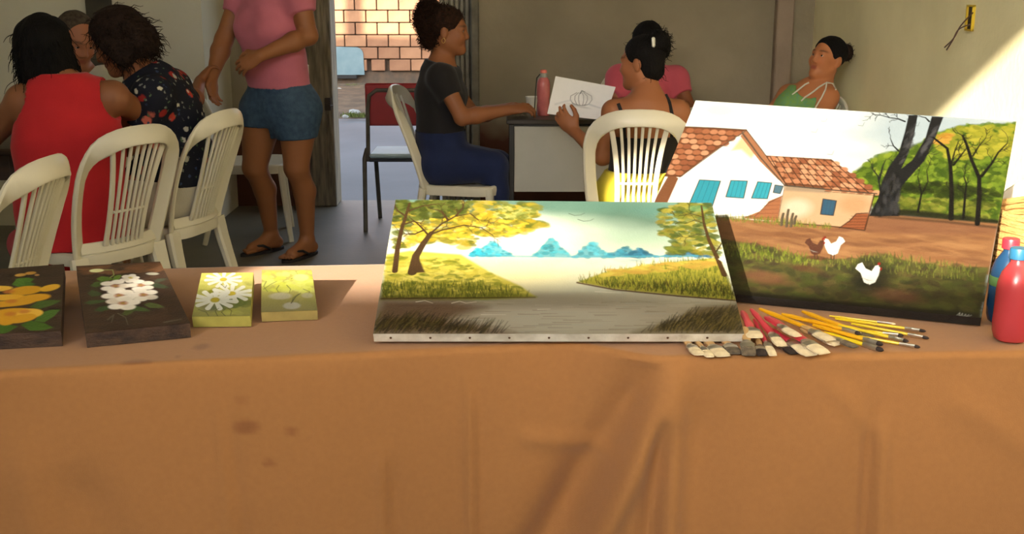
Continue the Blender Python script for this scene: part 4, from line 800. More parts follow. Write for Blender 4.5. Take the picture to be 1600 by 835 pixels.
tag(obj('plastic_wrap', MB().add(np.stack([gx+r.normal(0, .003, gx.shape), gy+r.normal(0, .003, gx.shape), gz], -1).reshape(-1, 3)+b, [[j*n_+i, j*n_+i+1, (j+1)*n_+i+1, (j+1)*n_+i] for j in range(n_-1) for i in range(n_-1)]), mat('clear_wrap', (186, 184, 174), .15, var=.1)), 'crumpled clear plastic wrap on the desk corner under the hand', 'plastic wrap')
b = on_desk(1068, 178); tag(obj('paper_sheet', MB().box((b[0]-.02, b[1]-.02, DZT+.0005), (b[0]+.22, b[1]+.28, DZT+.0025)), mat('paper', (224, 222, 216), .8, var=.02)), 'blank white sheet lying on the desk right of the seated woman', 'paper')
# electric box in the right wall with loose wires
p = onX(1518, 28, XR); t = thing('socket_box', 'open yellow electric box in the right wall with loose wires', 'electric box', (p[0], p[1], p[2]-.06))
M_yb = mat('yellow_box', (206, 176, 36), .5)
for (y0, y1, z0, z1) in ((-.035, .035, .045, .052), (-.035, .035, -.052, -.045), (-.035, -.029, -.05, .05), (.029, .035, -.05, .05)): obj('box_wall', MB().box((XR-.012, p[1]+y0, p[2]+z0), (XR+.0, p[1]+y1, p[2]+z1)), M_yb, t)
obj('box_back', MB().box((XR-.003, p[1]-.03, p[2]-.046), (XR-.001, p[1]+.03, p[2]+.046)), mat('box_dark', (60, 46, 30), .8), t)
for k, off in enumerate((0, 1)):
    pts = [onX(1520-off*3, 20+off*18, XR-.01), onX(1512-off*2, 28+off*12, XR-.05), onX(1500-off*3, 42+off*5, XR-.06), onX(1490-off, 60+off*2, XR-.06), onX(1476+off*3, 74+off*4, XR-.05)]
    obj('wire', MB().tube(spline(pts), .0028, 6), mat('brown_wire', (84, 58, 44), .6), t, smooth=True)
# dark table of the group at the left
tb = onz(26, 232, .74)
t = thing('wooden_table', 'dark brown wooden table at the left edge, in front of the woman in red', 'table', (tb[0]-.55, tb[1]+.1, 0)); M_dw = mat('dark_wood', (70, 46, 34), .5, scale=6, rgb2=(48, 32, 26), stretch=(1, 6, 6))
TX0, TX1, TY0, TY1 = tb[0]-1.1, tb[0]+.05, tb[1]-.02, tb[1]+.75
obj('tabletop', MB().box((TX0, TY0, .71), (TX1, TY1, .74), .006), M_dw, t); obj('apron', MB().box((TX0+.05, TY0+.05, .60), (TX1-.05, TY1-.05, .709), .003), M_dw, t)
for x in (TX0+.04, TX1-.10):
    for y in (TY0+.04, TY1-.10): obj('leg', MB().box((x, y, 0), (x+.06, y+.06, .71), .004), M_dw, t)
# ------------------------------------------------------------------ people: one smooth surface per body, grown from tapered limbs (distance field -> mesh)
def smin(a, b, k):
    h_ = np.maximum(k-np.abs(a-b), 0)/k; return np.minimum(a, b)-h_*h_*k*.25
def Cp(n, a, b, ra, rb, k=.02, q=1.0, ax=None): return dict(t='c', n=n, a=np.asarray(a, float), b=np.asarray(b, float), ra=ra, rb=rb, k=k, q=q, ax=None if ax is None else nrm(ax))
def El(n, c, r, fr=None, k=.02, sub=False): return dict(t='e', n=n, c=np.asarray(c, float), r=np.asarray(r, float), fr=np.eye(3) if fr is None else fr, k=k, sub=sub)
def bounds(p, inf=0.0):
    if p['t'] == 'c': R = max(p['ra'], p['rb'])+inf; return np.minimum(p['a'], p['b'])-R, np.maximum(p['a'], p['b'])+R
    R = p['r'].max()+inf; return p['c']-R, p['c']+R
def evalp(p, X, Y, Z, inf):
    if p['t'] == 'c':
        a, b = p['a'], p['b']; dx, dy, dz = X-a[0], Y-a[1], Z-a[2]; e = b-a; q = p['q']
        if p['ax'] is not None and q != 1.0:
            n = p['ax']; s_ = (dx*n[0]+dy*n[1]+dz*n[2])*(1/q-1); dx = dx+n[0]*s_; dy = dy+n[1]*s_; dz = dz+n[2]*s_; e = e+n*(e@n)*(1/q-1)
        t = np.clip((dx*e[0]+dy*e[1]+dz*e[2])/max(1e-9, e@e), 0, 1)
        d = np.sqrt((dx-e[0]*t)**2+(dy-e[1]*t)**2+(dz-e[2]*t)**2)-(p['ra']+(p['rb']-p['ra'])*t)
        return (d*(q**.5) if p['ax'] is not None else d)-inf
    c, r, fr = p['c'], p['r']+inf, p['fr']; dx, dy, dz = X-c[0], Y-c[1], Z-c[2]
    u = [(dx*f[0]+dy*f[1]+dz*f[2]) for f in fr]; k0 = np.sqrt(sum((u[i]/r[i])**2 for i in range(3))); k1 = np.sqrt(sum((u[i]/r[i]**2)**2 for i in range(3)))
    return k0*(k0-1)/np.maximum(k1, 1e-6)
class Field:
    def __init__(s, prims, h, inf=0.0, pad=.03, skip=False):
        B = [bounds(p, inf) for p in prims if not p.get('sub')]; s.lo = np.min([b[0] for b in B], 0)-pad; hi = np.max([b[1] for b in B], 0)+pad; s.h = h
        s.n = np.ceil((hi-s.lo)/h).astype(int)+1; s.D = np.full(s.n, .06, np.float32); s.ax = [(s.lo[i]+h*np.arange(s.n[i])).astype(np.float32) for i in range(3)]
        if not skip:
            for p in prims: s.add(p, inf)
    def sl(s, lo, hi): return tuple(slice(max(0, int((lo[i]-s.lo[i])/s.h)), min(s.n[i], int((hi[i]-s.lo[i])/s.h)+2)) for i in range(3))
    def xyz(s, q): return s.ax[0][q[0]][:, None, None], s.ax[1][q[1]][None, :, None], s.ax[2][q[2]][None, None, :]
    def add(s, p, inf=0.0):
        lo, hi = bounds(p, inf); m = p['k']+.012; q = s.sl(lo-m, hi+m)
        if any(x.stop <= x.start for x in q): return
        d = evalp(p, *s.xyz(q), inf)
        s.D[q] = -smin(-s.D[q], d, p['k']) if p.get('sub') else smin(s.D[q], d, p['k'])
    def whole(s): return s.xyz((slice(None),)*3)
    def cut(s, fn): s.D = np.maximum(s.D, fn(*s.whole()).astype(np.float32))
    def noise(s, amp, fr, seed):
        r = np.random.default_rng(seed); X, Y, Z = s.whole(); N = 0
        for i in range(5):
            k = r.normal(0, 1, 3); k = k/np.linalg.norm(k)*fr*(.6+.5*i); N = N+np.sin(k[0]*X+k[1]*Y+k[2]*Z+r.uniform(0, 6))*(1/(1+.5*i))
        s.D = s.D+(amp*N/2.2).astype(np.float32)
    def mesh(s):
        D, h = s.D, s.h; S = D < 0; n = np.array(D.shape)-1
        cnt = sum(S[i:i+n[0], j:j+n[1], k:k+n[2]].astype(np.int8) for i in (0, 1) for j in (0, 1) for k in (0, 1)); act = (cnt > 0) & (cnt < 8); I = np.argwhere(act)
        if len(I) == 0: return np.zeros((0, 3)), np.zeros((0, 4), int)
        idx = np.full(act.shape, -1, np.int32); idx[act] = np.arange(len(I)); co = [(i, j, k) for i in (0, 1) for j in (0, 1) for k in (0, 1)]
        val = {c: D[I[:, 0]+c[0], I[:, 1]+c[1], I[:, 2]+c[2]] for c in co}; acc = np.zeros((len(I), 3)); w_ = np.zeros(len(I))
        for a in co:
            for b in co:
                if sum(b)-sum(a) == 1 and all(b[i] >= a[i] for i in range(3)):
                    va, vb = val[a], val[b]; m = (va < 0) != (vb < 0); t = np.where(m, va/np.where(m, va-vb, 1), 0)[:, None]; acc += np.where(m[:, None], np.array(a)+t*(np.array(b)-np.array(a)), 0); w_ += m
        V = s.lo+h*(I+acc/w_[:, None]); Q = []
        for ax in range(3):
            o1, o2 = [(1, 2), (2, 0), (0, 1)][ax]; A0 = [slice(None)]*3; A1 = [slice(None)]*3; A0[ax] = slice(0, n[ax]); A1[ax] = slice(1, n[ax]+1)
            for o in (o1, o2): A0[o] = slice(1, n[o]); A1[o] = slice(1, n[o])
            s0, s1 = S[tuple(A0)], S[tuple(A1)]; E = np.argwhere(s0 != s1)
            if not len(E): continue
            fl_ = s0[tuple(E.T)]; E = E.copy(); E[:, o1] += 1; E[:, o2] += 1; c = []
            for d1, d2 in ((-1, -1), (0, -1), (0, 0), (-1, 0)):
                e = E.copy(); e[:, o1] += d1; e[:, o2] += d2; c.append(idx[tuple(e.T)])
            q = np.stack(c, 1); q[~fl_] = q[~fl_][:, ::-1]; Q.append(q)
        return V, np.vstack(Q)
def skin_mat(name, rgb): return mat(name, (255, 255, 255), .55, var=.05, scale=12, attr=True, bump=.05, bscale=250, spec=.35)
M_skin = skin_mat('skin', None); M_eye = mat('eye', (255, 255, 255), .25, var=.0, attr=True)
M_hairs = {'black': mat('hair_black', (20, 17, 17), .8, spec=.15, scale=60, rgb2=(10, 9, 9), bump=.5, bscale=160, stretch=(1, 1, .3)), 'brown': mat('hair_brown', (46, 32, 25), .8, spec=.15, scale=60, rgb2=(30, 21, 18), bump=.5, bscale=160),
           'afro': mat('hair_afro', (58, 36, 24), .8, spec=.15, scale=70, rgb2=(28, 19, 15), bump=.7, bscale=180), 'grey': mat('hair_grey', (84, 74, 64), .8, spec=.15, scale=60, rgb2=(54, 46, 40), bump=.5, bscale=160)}
def frame(fwd, up):
    f = nrm(fwd); r = nrm(np.cross(f, up)); u = np.cross(r, f); return np.array([r, f, u])      # rows: right, forward, up
def head_prims(c, fr, s_=1.0):
    P = lambda x, y, z: c+(fr[0]*x+fr[1]*y+fr[2]*z)*s_; R = lambda *a: np.array(a)*s_; o = []
    o.append(El('head', P(0, -.012, .035), R(.074, .092, .080), fr, .02)); o.append(El('head', P(0, .026, -.03), R(.060, .062, .084), fr, .03))
    for sg in (-1, 1):
        o.append(Cp('head', P(sg*.046, .0, -.052), P(sg*.012, .068, -.092), .022*s_, .018*s_, .03)); o.append(El('head', P(sg*.036, .062, -.026), R(.024, .026, .028), fr, .025))
        o.append(El('head', P(sg*.030, .098, .006), R(.016, .018, .012), fr, .012, True)); o.append(El('head', P(sg*.076, -.008, -.008), R(.010, .020, .031), fr, .008)); o.append(El('head', P(sg*.011, .094, -.031), R(.009, .010, .008), fr, .008))
    o.append(El('head', P(0, .074, -.093), R(.018, .016, .016), fr, .02)); o.append(Cp('head', P(0, .082, .018), P(0, .098, -.024), .009*s_, .0118*s_, .014)); o.append(Cp('head', P(-.032, .076, .022), P(.032, .076, .022), .012*s_, .012*s_, .02))
    o.append(Cp('head', P(-.019, .081, -.057), P(.019, .081, -.057), .0075*s_, .0075*s_, .008)); o.append(Cp('head', P(-.015, .080, -.068), P(.015, .080, -.068), .0085*s_, .0085*s_, .008)); o.append(El('head', P(0, .094, -.0625), R(.022, .006, .0022), fr, .004, True))
    return o
def hand_prims(tagn, wr, d, n, right, curl=(.35, .45, .35), spread=.05, s_=1.0, thumb=.5):
    d = nrm(d); n = nrm(np.asarray(n, float)-d*(np.asarray(n, float)@d)); th = np.cross(n, d) if right else np.cross(d, n)
    P = lambda x, y, z: wr+(d*x+n*y+th*z)*s_; fr = np.array([d, n, th]); o = [El(tagn, P(.048, 0, 0), np.array([.052, .0155, .040])*s_, fr, .012), Cp(tagn, P(-.01, 0, 0), P(.03, 0, 0), .023*s_, .023*s_, .02, .75, n)]
    for z, L in ((.030, .066), (.0105, .074), (-.009, .069), (-.028, .054)):
        p = P(.080-abs(z-.006)*.25, .002, z); a = 0.0; sp = spread*z/.03
        for k, fr_ in enumerate((.45, .32, .23)):
            a += curl[k]; v = nrm(d*math.cos(a)-n*math.sin(a)+th*sp); q = p+v*L*fr_*s_; o.append(Cp(tagn, p, q, (.0088-.0008*k)*s_, (.0083-.001*k)*s_, .004)); p = q
    p0 = P(.012, -.004, .026); p1 = p0+nrm(d*.75+th*.75-n*.15)*.040*s_; p2 = p1+nrm(d*1.0+th*(.45-thumb*.6)-n*(.1+thumb*.5))*.030*s_; p3 = p2+nrm(d*1.0+th*(.1-thumb*.5)-n*(.1+thumb*.5))*.024*s_
    o += [Cp(tagn, p0, p1, .014*s_, .0115*s_, .012), Cp(tagn, p1, p2, .0112*s_, .010*s_, .006), Cp(tagn, p2, p3, .010*s_, .0085*s_, .004)]
    return o
def body_prims(J, z):
    """J: joints in world space; z: sizes"""
    f = nrm(J['fwd']); o = []; q = z.get('q', .72)
    o.append(Cp('torso', J['pelvis'], J['waist'], z['hip'], z['wst'], .05, q, f)); o.append(Cp('torso', J['waist'], J['chest'], z['wst'], z['cst'], .05, q, f)); o.append(Cp('torso', J['chest'], J['chest']*.45+J['neck']*.55, z['cst'], z['cst']*.78, .05, q, f))
    mid = (J['shR']+J['shL'])/2; o.append(Cp('shoulders', J['shR'], J['shL'], .050*z['arm'], .050*z['arm'], .05)); o.append(Cp('neck', mid*.5+J['neck']*.5-f*.005, J['neck'], .070, .056, .05))
    if z.get('bust'):
        rt = np.cross(f, nrm(J['neck']-J['chest']))
        for sg in (-1, 1): c = J['chest']+rt*sg*.075+f*(z['cst']*q*.62)+nrm(J['neck']-J['chest'])*(-.01); o.append(El('torso', c, np.array([.062, .055, .060])*z['bust'], frame(f, (0, 0, 1)), .05))
    fr = frame(J['hf'], J.get('hu', (0, 0, 1))); s_ = z.get('head', 1.0)
    o.append(Cp('neck', J['neck'], J['head']+(fr[1]*-.022+fr[2]*-.055)*s_, .054, .048*s_, .03)); o += head_prims(J['head'], fr, s_)
    for S in 'RL':
        a = z['arm']
        o.append(Cp('ua'+S, J['sh'+S], J['el'+S], .048*a, .037*a, .03)); m_ = J['el'+S]*.7+J['wr'+S]*.3; o.append(Cp('fa'+S, J['el'+S], m_, .037*a, .039*a, .02)); o.append(Cp('fa'+S, m_, J['wr'+S], .039*a, .025*a**.5, .02))
        hd = J.get('hd'+S, J['wr'+S]-J['el'+S]); hk = J.get('hk'+S, {}); o += hand_prims('hand'+S, J['wr'+S], hd, J.get('hn'+S, (0, 0, 1)), S == 'R', **hk)
        t_ = z['thi']
        o.append(Cp('th'+S, J['hip'+S], J['kn'+S], .092*t_, .056*t_**.6, .05)); m_ = J['kn'+S]*.68+J['an'+S]*.32; back = z.get('calfback', np.zeros(3)); o.append(Cp('calf'+S, J['kn'+S], m_+back, .053*t_**.6, .052*t_**.5, .02)); o.append(Cp('calf'+S, m_+back, J['an'+S], .052*t_**.5, .034, .02))
        to = J['to'+S]; fd = nrm(np.array([to[0]-J['an'+S][0], to[1]-J['an'+S][1], 0])); gz = to[2]; he = J['an'+S]-fd*.035; he = np.array([he[0], he[1], gz+.028]); ba = np.array([to[0], to[1], gz+.018])-fd*.05; sd = np.cross((0, 0, 1), fd)
        o += [Cp('foot'+S, J['an'+S], he, .034, .028, .02), Cp('foot'+S, he, ba, .027, .026, .02), Cp('foot'+S, J['an'+S]+fd*.01, ba, .03, .022, .03)]
        sg = 1 if S == 'R' else -1       # five toes, big toe on the inner side
        for k in range(5): z0 = (2-k)*.0165*sg; tl = (.052, .050, .044, .038, .030)[k]; o.append(Cp('foot'+S, ba+sd*z0*.9+np.array([0, 0, -.004]), ba+sd*z0+fd*tl+np.array([0, 0, -.010]), .013 if k == 0 else .010, .010 if k == 0 else .0075, .004))
    return o
def colour_body(V, skin, J, z):
    c = np.ones((len(V), 4)); c[:, :3] = lin(skin); fr = frame(J['hf'], J.get('hu', (0, 0, 1))); s_ = z.get('head', 1.0); L = (V-J['head'])@fr.T/s_
    lip = np.exp(-((L[:, 0]/.021)**4+((L[:, 2]+.062)/.0115)**4))*(L[:, 1] > .07); c[:, :3] = c[:, :3]*(1-.75*lip[:, None])+lin(z.get('lip', (128, 62, 54)))*.75*lip[:, None]
    for sg in (-1, 1):
        br = np.exp(-(((L[:, 0]-sg*.032)/.019)**4+((L[:, 2]-.0265-.10*(.03-abs(L[:, 0]-sg*.032)))/.0045)**2))*(L[:, 1] > .05); c[:, :3] = c[:, :3]*(1-.85*br[:, None])+lin((34, 24, 20))*.85*br[:, None]
    chk = np.exp(-(((np.abs(L[:, 0])-.04)/.02)**2+((L[:, 2]+.03)/.02)**2))*(L[:, 1] > .03); c[:, 0] *= 1+.08*chk; return c
def add_field(name, F, m, root, cols=None):
    V, Q = F.mesh()
    if not len(V): return None
    mb = MB(); mb.arrays(V, Q, cols(V) if cols else None); return obj(name, mb, m, root, smooth=True, ang=0)
def strands(mb, pts, dirs, ln, r0, seed, curl=.0, freq=40, n=7, droop=0.0):
    """thin tapered locks starting at pts"""
    g = np.random.default_rng(seed)
    for p, d in zip(pts, dirs):
        d = nrm(d); L = ln*g.uniform(.6, 1.3); a = nrm(np.cross(d, g.normal(0, 1, 3))); b = np.cross(d, a); ph = g.uniform(0, 6); P = []
        for i in range(n):
            t = i/(n-1); P.append(p+d*L*t+(a*math.sin(ph+t*L*freq*6.28/.25)+b*math.cos(ph+t*L*freq*6.28/.25))*curl*min(1, t*3)+np.array([0, 0, -droop*t*t]))
        mb.tube(P, np.linspace(r0, r0*.35, n), 4)
def sample(V, Q, n, seed):
    g = np.random.default_rng(seed); i = g.integers(len(Q), size=n); q = V[Q[i]]; nr = np.cross(q[:, 1]-q[:, 0], q[:, 3]-q[:, 0]); nr /= np.linalg.norm(nr, axis=1)[:, None]+1e-9; return q.mean(1), nr
def below(z0): return lambda X, Y, Z: Z-z0+0*X+0*Y          # keep what lies below z0
def above(z0): return lambda X, Y, Z: z0-Z+0*X+0*Y
def side(p, n): p = np.asarray(p, float); n = nrm(n); return lambda X, Y, Z: (X-p[0])*n[0]+(Y-p[1])*n[1]+(Z-p[2])*n[2]   # keep the side against n
def outside(c, r): c = np.asarray(c, float); return lambda X, Y, Z: r-np.sqrt((X-c[0])**2+(Y-c[1])**2+(Z-c[2])**2)
def both(*fs): return lambda X, Y, Z: np.minimum.reduce([np.broadcast_arrays(*[f(X, Y, Z) for f in fs])[i] for i in range(len(fs))])
def human(label, J, z, skin, clothes, hair, h=.0055, cat='person'):
    J = {k: (np.asarray(v, float) if not isinstance(v, dict) else v) for k, v in J.items()}
    lo = min(J['toR'][2], J['toL'][2]); base = ((J['pelvis'][0]+J['anR'][0]+J['anL'][0])/3, (J['pelvis'][1]+J['anR'][1]+J['anL'][1])/3, lo)
    root = thing('person', label, cat, base); P = body_prims(J, z); fr = frame(J['hf'], J.get('hu', (0, 0, 1))); s_ = z.get('head', 1.0)
    seatcut = None
    if z.get('seat'): seatcut = both(above(z['seat']), side(J['pelvis']+nrm(J['fwd'])*.24, -nrm(J['fwd'])))
    FB = Field(P, h)
    if seatcut: FB.cut(seatcut)
    add_field('body', FB, M_skin, root, lambda V: colour_body(V, skin, J, z))
    for sg in (-1, 1):
        c = J['head']+(fr[0]*sg*.030+fr[1]*.0728+fr[2]*.006)*s_; mb = MB(); pr = [(.0125*s_*math.sin(t), -.0125*s_*math.cos(t)) for t in np.linspace(0, math.pi, 9)]; mb.lathe(pr, tuple(c), 14, fr[1]); V = mb.verts(); dt = (V-c)@fr[1]/(.0125*s_)
        mb.c = [np.where((dt > .80)[:, None], np.array([*lin((34, 20, 14)), 1]), np.array([*lin((214, 206, 196)), 1]))]; obj('eye', mb, M_eye, root, smooth=True, ang=0)
    for c in clothes:
        G = None
        allp = [p for pc in c['pieces'] for p in P if p['n'] in pc['on']]+[e for pc in c['pieces'] for e in pc.get('extra', [])]
        for pc in c['pieces']:      # sleeves and trunk are cut one by one, then melted together into one garment
            pp = [p for p in P if p['n'] in pc['on']]+pc.get('extra', [])
            F = Field(allp, c.get('h', .007), .03, .05, skip=True)
            for p in pp: F.add(p, pc.get('inf', .010))
            if c.get('noise'): F.noise(*c['noise'])
            for ct in pc.get('cuts', []): F.cut(ct)
            if G is None: G = F
            else: G.D = smin(G.D, F.D, c.get('k', .05)).astype(np.float32)
        if seatcut: G.cut(seatcut)
        V, Q = G.mesh(); obj(c['name'], MB().arrays(V, Q), c['mat'], root, smooth=True, ang=0, label=c.get('label'))
    P2 = lambda x, y, zz: J['head']+(fr[0]*x+fr[1]*y+fr[2]*zz)*s_
    for hp in hair:
        pr = [El('h', P2(*c), np.array(r)*s_, fr, k) for c, r, k in hp['ell']]; F = Field(pr, hp.get('h', .0055), 0, .04)
        if hp.get('noise'): F.noise(*hp['noise'])
        for ct in hp.get('cuts', []): F.cut(lambda X, Y, Z, ct=ct: ct(*[((X-J['head'][0])*f[0]+(Y-J['head'][1])*f[1]+(Z-J['head'][2])*f[2])/s_ for f in fr])*s_)
        V, Q = F.mesh(); mb = MB().arrays(V, Q)
        for st in hp.get('strands', []):
            p, n_ = sample(V, Q, st['n'], st.get('seed', 1)); keep = [True]*len(p) if 'where' not in st else [st['where'](*((a-J['head'])@fr.T/s_)) for a in p]
            p = p[keep]; n_ = n_[keep]; strands(mb, p-n_*.003, n_*st.get('out', 1.0)+np.array(st.get('dir', (0, 0, 0)))+np.random.default_rng(4).normal(0, st.get('rand', .3), n_.shape), st['len'], st.get('r', .0022), 3, st.get('curl', 0), st.get('freq', 6), st.get('seg', 7), st.get('droop', 0))
        obj(hp.get('name', 'hair'), mb, hp['mat'], root, smooth=True, ang=0, label=hp.get('label'))
    return root, J, fr, P2
def fabric(name, rgb, **k): return mat(name, rgb, .85, bump=.15, bscale=220, spec=.2, sheen=.1, **k)
W = onY
def V3(*a): return np.array(a, float)
def flor(px, py, z=.0): return onz(px, py, z)
# hair pieces shared by several heads: a cap that leaves the face free
def cap_cut(front=.045, low=-.03, slope=1.1):
    # keep behind a sloping hair line: remove where (forward) is large, unless high up
    return lambda x, y, z: (y-front)-slope*np.maximum(z-.03, -.2)*.5+0*x
CAP = [((0, -.016, .040), (.082, .098, .086), .02)]

def hit(P, px, py, back=.003):
    """where the line of sight through this pixel meets the body"""
    r = nrm(ray(px, py)); t = 1.5
    for i in range(200):
        p = C_+r*t; d = .5
        for q in P:
            if not q.get('sub'): d = float(smin(d, float(evalp(q, p[0], p[1], p[2], 0)), q['k']))
        if d < .0015 or t > 9: break
        t += max(d*.7, .001)
    return C_+r*(t-back) if t < 8 else None
# ---- standing woman in pink T-shirt and denim shorts
Y0 = 5.87
J = dict(fwd=(-.62, -.78, 0), hf=(-.7, -.65, -.25), pelvis=W(441, 158, Y0), waist=W(430, 98, Y0), chest=W(423, 42, Y0-.01), neck=W(424, -28, Y0-.02), head=W(412, -78, Y0-.06),
    shR=W(378, -8, Y0+.09), shL=W(466, -8, Y0-.10), elR=W(350, 62, Y0+.02), elL=W(482, 56, Y0-.13), wrR=W(331, 122, Y0-.10), wrL=W(404, 88, Y0-.30),
    hipR=W(411, 172, Y0+.05), hipL=W(466, 172, Y0-.05), knR=W(398, 262, Y0+.03), knL=W(463, 262, Y0-.06))
fR, fL = flor(424, 394), flor(480, 402)
J.update(anR=fR+V3(.0, .03, .085), anL=fL+V3(0, .03, .085), toR=V3(*flor(382, 401)[:2], .016), toL=V3(*flor(446, 411)[:2], .016))
J.update(hdR=W(334, 160, Y0-.12)-J['wrR'], hnR=(-.75, .35, .2), hkR=dict(curl=(.3, .4, .3)), hdL=W(362, 112, Y0-.30)-J['wrL'], hnL=(.1, -.85, .5), hkL=dict(curl=(.3, .45, .3), spread=.12))
z = dict(hip=.164, wst=.152, cst=.156, arm=1.2, thi=1.2, bust=1.0, q=.76, calfback=V3(.02, .02, 0))
M_pink = fabric('pink_cotton', (196, 112, 128), var=.08); M_denim = mat('denim', (66, 92, 116), .85, scale=40, rgb2=(46, 68, 94), bump=.35, bscale=300)
hemZ = W(432, 136, Y0)[2]
sl = lambda S, k: (J['sh'+S]*(1-k)+J['el'+S]*k, J['el'+S]-J['sh'+S])
clothes = [dict(name='t_shirt', mat=M_pink, noise=(.0022, 34, 3), pieces=[dict(on=['torso', 'shoulders', 'neck'], inf=.015, cuts=[above(hemZ), outside(J['neck']+V3(-.02, -.03, .05), .105), below(J['neck'][2]+.02)])]+
        [dict(on=['ua'+S], inf=.011, cuts=[side(*sl(S, .42))]) for S in 'RL']),
    dict(name='shorts', mat=M_denim, noise=(.0014, 40, 5), pieces=[dict(on=['torso', 'thR', 'thL'], inf=.012, cuts=[below(hemZ+.02), both(side(W(430, 196, Y0), (0, .1, -1)), side(V3(W(424, 200, Y0)[0], 0, 0), (-1, 0, 0))), both(side(W(470, 214, Y0), (.05, 0, -1)), side(V3(W(424, 200, Y0)[0], 0, 0), (1, 0, 0)))])])]
skinA = (152, 98, 62)
hair = [dict(ell=CAP+[((0, -.09, .02), (.05, .05, .06), .03)], cuts=[cap_cut()], mat=M_hairs['black'])]
person1, J1, fr1, P1 = human('standing woman in pink T-shirt, denim shorts and black flip-flops', J, z, skinA, clothes, hair)
# her flip-flops and the phone in her back pocket
M_flip = mat('black_rubber_sole', (34, 28, 28), .7)
for S, lb in (('R', 'black flip-flop on the standing woman\'s right foot, nearer the chairs'), ('L', 'black flip-flop on the standing woman\'s left foot, nearer the doorway')):
    an, to = J1['an'+S], J1['to'+S]; fd = nrm(V3(to[0]-an[0], to[1]-an[1], 0)); sd = np.cross((0, 0, 1), fd); he = V3(an[0], an[1], 0)-fd*.075; tp = V3(to[0], to[1], 0)+fd*.022; L = np.linalg.norm(tp-he)
    t = thing('flip_flop', lb, 'flip-flop', tuple((he+tp)/2), 0, 'flip-flops of the standing woman')
    ol = [he+fd*L*(.5-.5*math.cos(a))+sd*(.036+.008*(.5-.5*math.cos(a)))*math.sin(a) for a in np.linspace(0, 2*math.pi, 28)[:-1]]; obj('sole', MB().prism([p+V3(0, 0, .001) for p in ol], (0, 0, .014)), M_flip, t)
    tg = tp-fd*.055+V3(0, 0, .015)
    for sg in (-1, 1): obj('strap', MB().tube([tg, tg-fd*.02+sd*sg*.018+V3(0, 0, .034), tg-fd*.06+sd*sg*.040+V3(0, 0, .034), tg-fd*.115+sd*sg*.042+V3(0, 0, .004)], [.004, .006, .007, .005], 8), M_flip, t, smooth=True)
p = W(482, 116, Y0-.03)
tag(obj('mobile_phone', MB().box(p+V3(-.012, -.03, -.04), p+V3(-.003, .035, .045), .003), mat('phone_white', (226, 214, 206), .3)), 'pale phone tucked in the back pocket of the denim shorts', 'phone')

# ---- woman in black T-shirt, seated in profile
Y0 = float(CE[1])+.0
dz = lambda px, py, dy=0.0: W(px, py, Y0+dy)
J = dict(fwd=(1, 0, 0), hf=(1, -.10, -.06), pelvis=dz(693, 246), waist=dz(688, 205), chest=dz(687, 148), neck=dz(690, 99), head=dz(700, 48),
    shR=dz(690, 122, -.155), shL=dz(692, 120, .155), elR=dz(722, 184, -.20), elL=dz(742, 182, .17), wrR=dz(795, 172, -.12), wrL=dz(800, 168, .05), hipR=dz(690, 254, -.09), hipL=dz(690, 252, .09), knR=dz(771, 260, -.10), knL=dz(777, 257, .12))
kx = J['knR'][0]; J.update(anR=V3(kx+.02, Y0-.10, .085), anL=V3(kx+.04, Y0+.12, .085), toR=V3(kx+.20, Y0-.10, 0), toL=V3(kx+.22, Y0+.12, 0))
J.update(hdR=(1, .12, .14), hnR=(-.05, -.45, .9), hkR=dict(curl=(.35, .5, .4), spread=.04), hdL=(1, -.25, .05), hnL=(0, .2, 1), hkL=dict(curl=(.5, .6, .4)))
z = dict(seat=.433, hip=.150, wst=.122, cst=.128, arm=1.0, thi=1.05, bust=1.0, q=.80, head=.98)
M_black = fabric('black_cotton', (34, 32, 34), var=.1); M_navy = fabric('navy_trousers', (30, 40, 74), var=.12)
hemZ = dz(690, 212)[2]
clothes = [dict(name='t_shirt', mat=M_black, noise=(.003, 30, 2), pieces=[dict(on=['torso', 'shoulders', 'neck'], inf=.014, cuts=[above(hemZ), outside(J['neck']+V3(.05, 0, .055), .085), side(J['neck']+V3(0, 0, .005), (.25, 0, 1))])]+[dict(on=['ua'+S], inf=.014, cuts=[side(*sl(S, .45))]) for S in 'RL']),
    dict(name='trousers', mat=M_navy, noise=(.003, 26, 7), pieces=[dict(on=['torso', 'thR', 'thL', 'calfR', 'calfL'], inf=.018, extra=[El('x', dz(690, 252), (.085, .17, .10), None, .06)], cuts=[below(hemZ+.03), above(.10)])])]
hair = [dict(ell=CAP, cuts=[cap_cut(.052)], mat=M_hairs['afro'], noise=(.0025, 160, 2), strands=[dict(n=500, len=.018, r=.0018, curl=.003, freq=10, out=.6, dir=(-.6, 0, .2), seed=5, seg=5)]),
    dict(name='hair_puff', ell=[((0, -.105, .050), (.070, .058, .080), .03), ((0, -.085, -.02), (.062, .050, .070), .03), ((0, -.10, .105), (.05, .045, .04), .03)], noise=(.010, 110, 6), mat=M_hairs['afro'], strands=[dict(n=1500, len=.028, r=.0022, curl=.006, freq=14, out=1.0, seed=2, rand=.5, seg=8)])]
person2, J2, fr2, P2 = human('woman in black T-shirt and navy trousers seated in profile by the door', J, z, (146, 92, 58), clothes, hair)
for sg in (1,):
    c = P2(sg*.083, -.008, -.046); obj('earring', MB().tube([c+fr2[1]*.008*math.cos(a)+fr2[2]*.012*math.sin(a) for a in np.linspace(0, 6.28, 13)[:-1]], .0014, 5, True), mat('gold', (214, 176, 96), .3, metal=.9), person2)

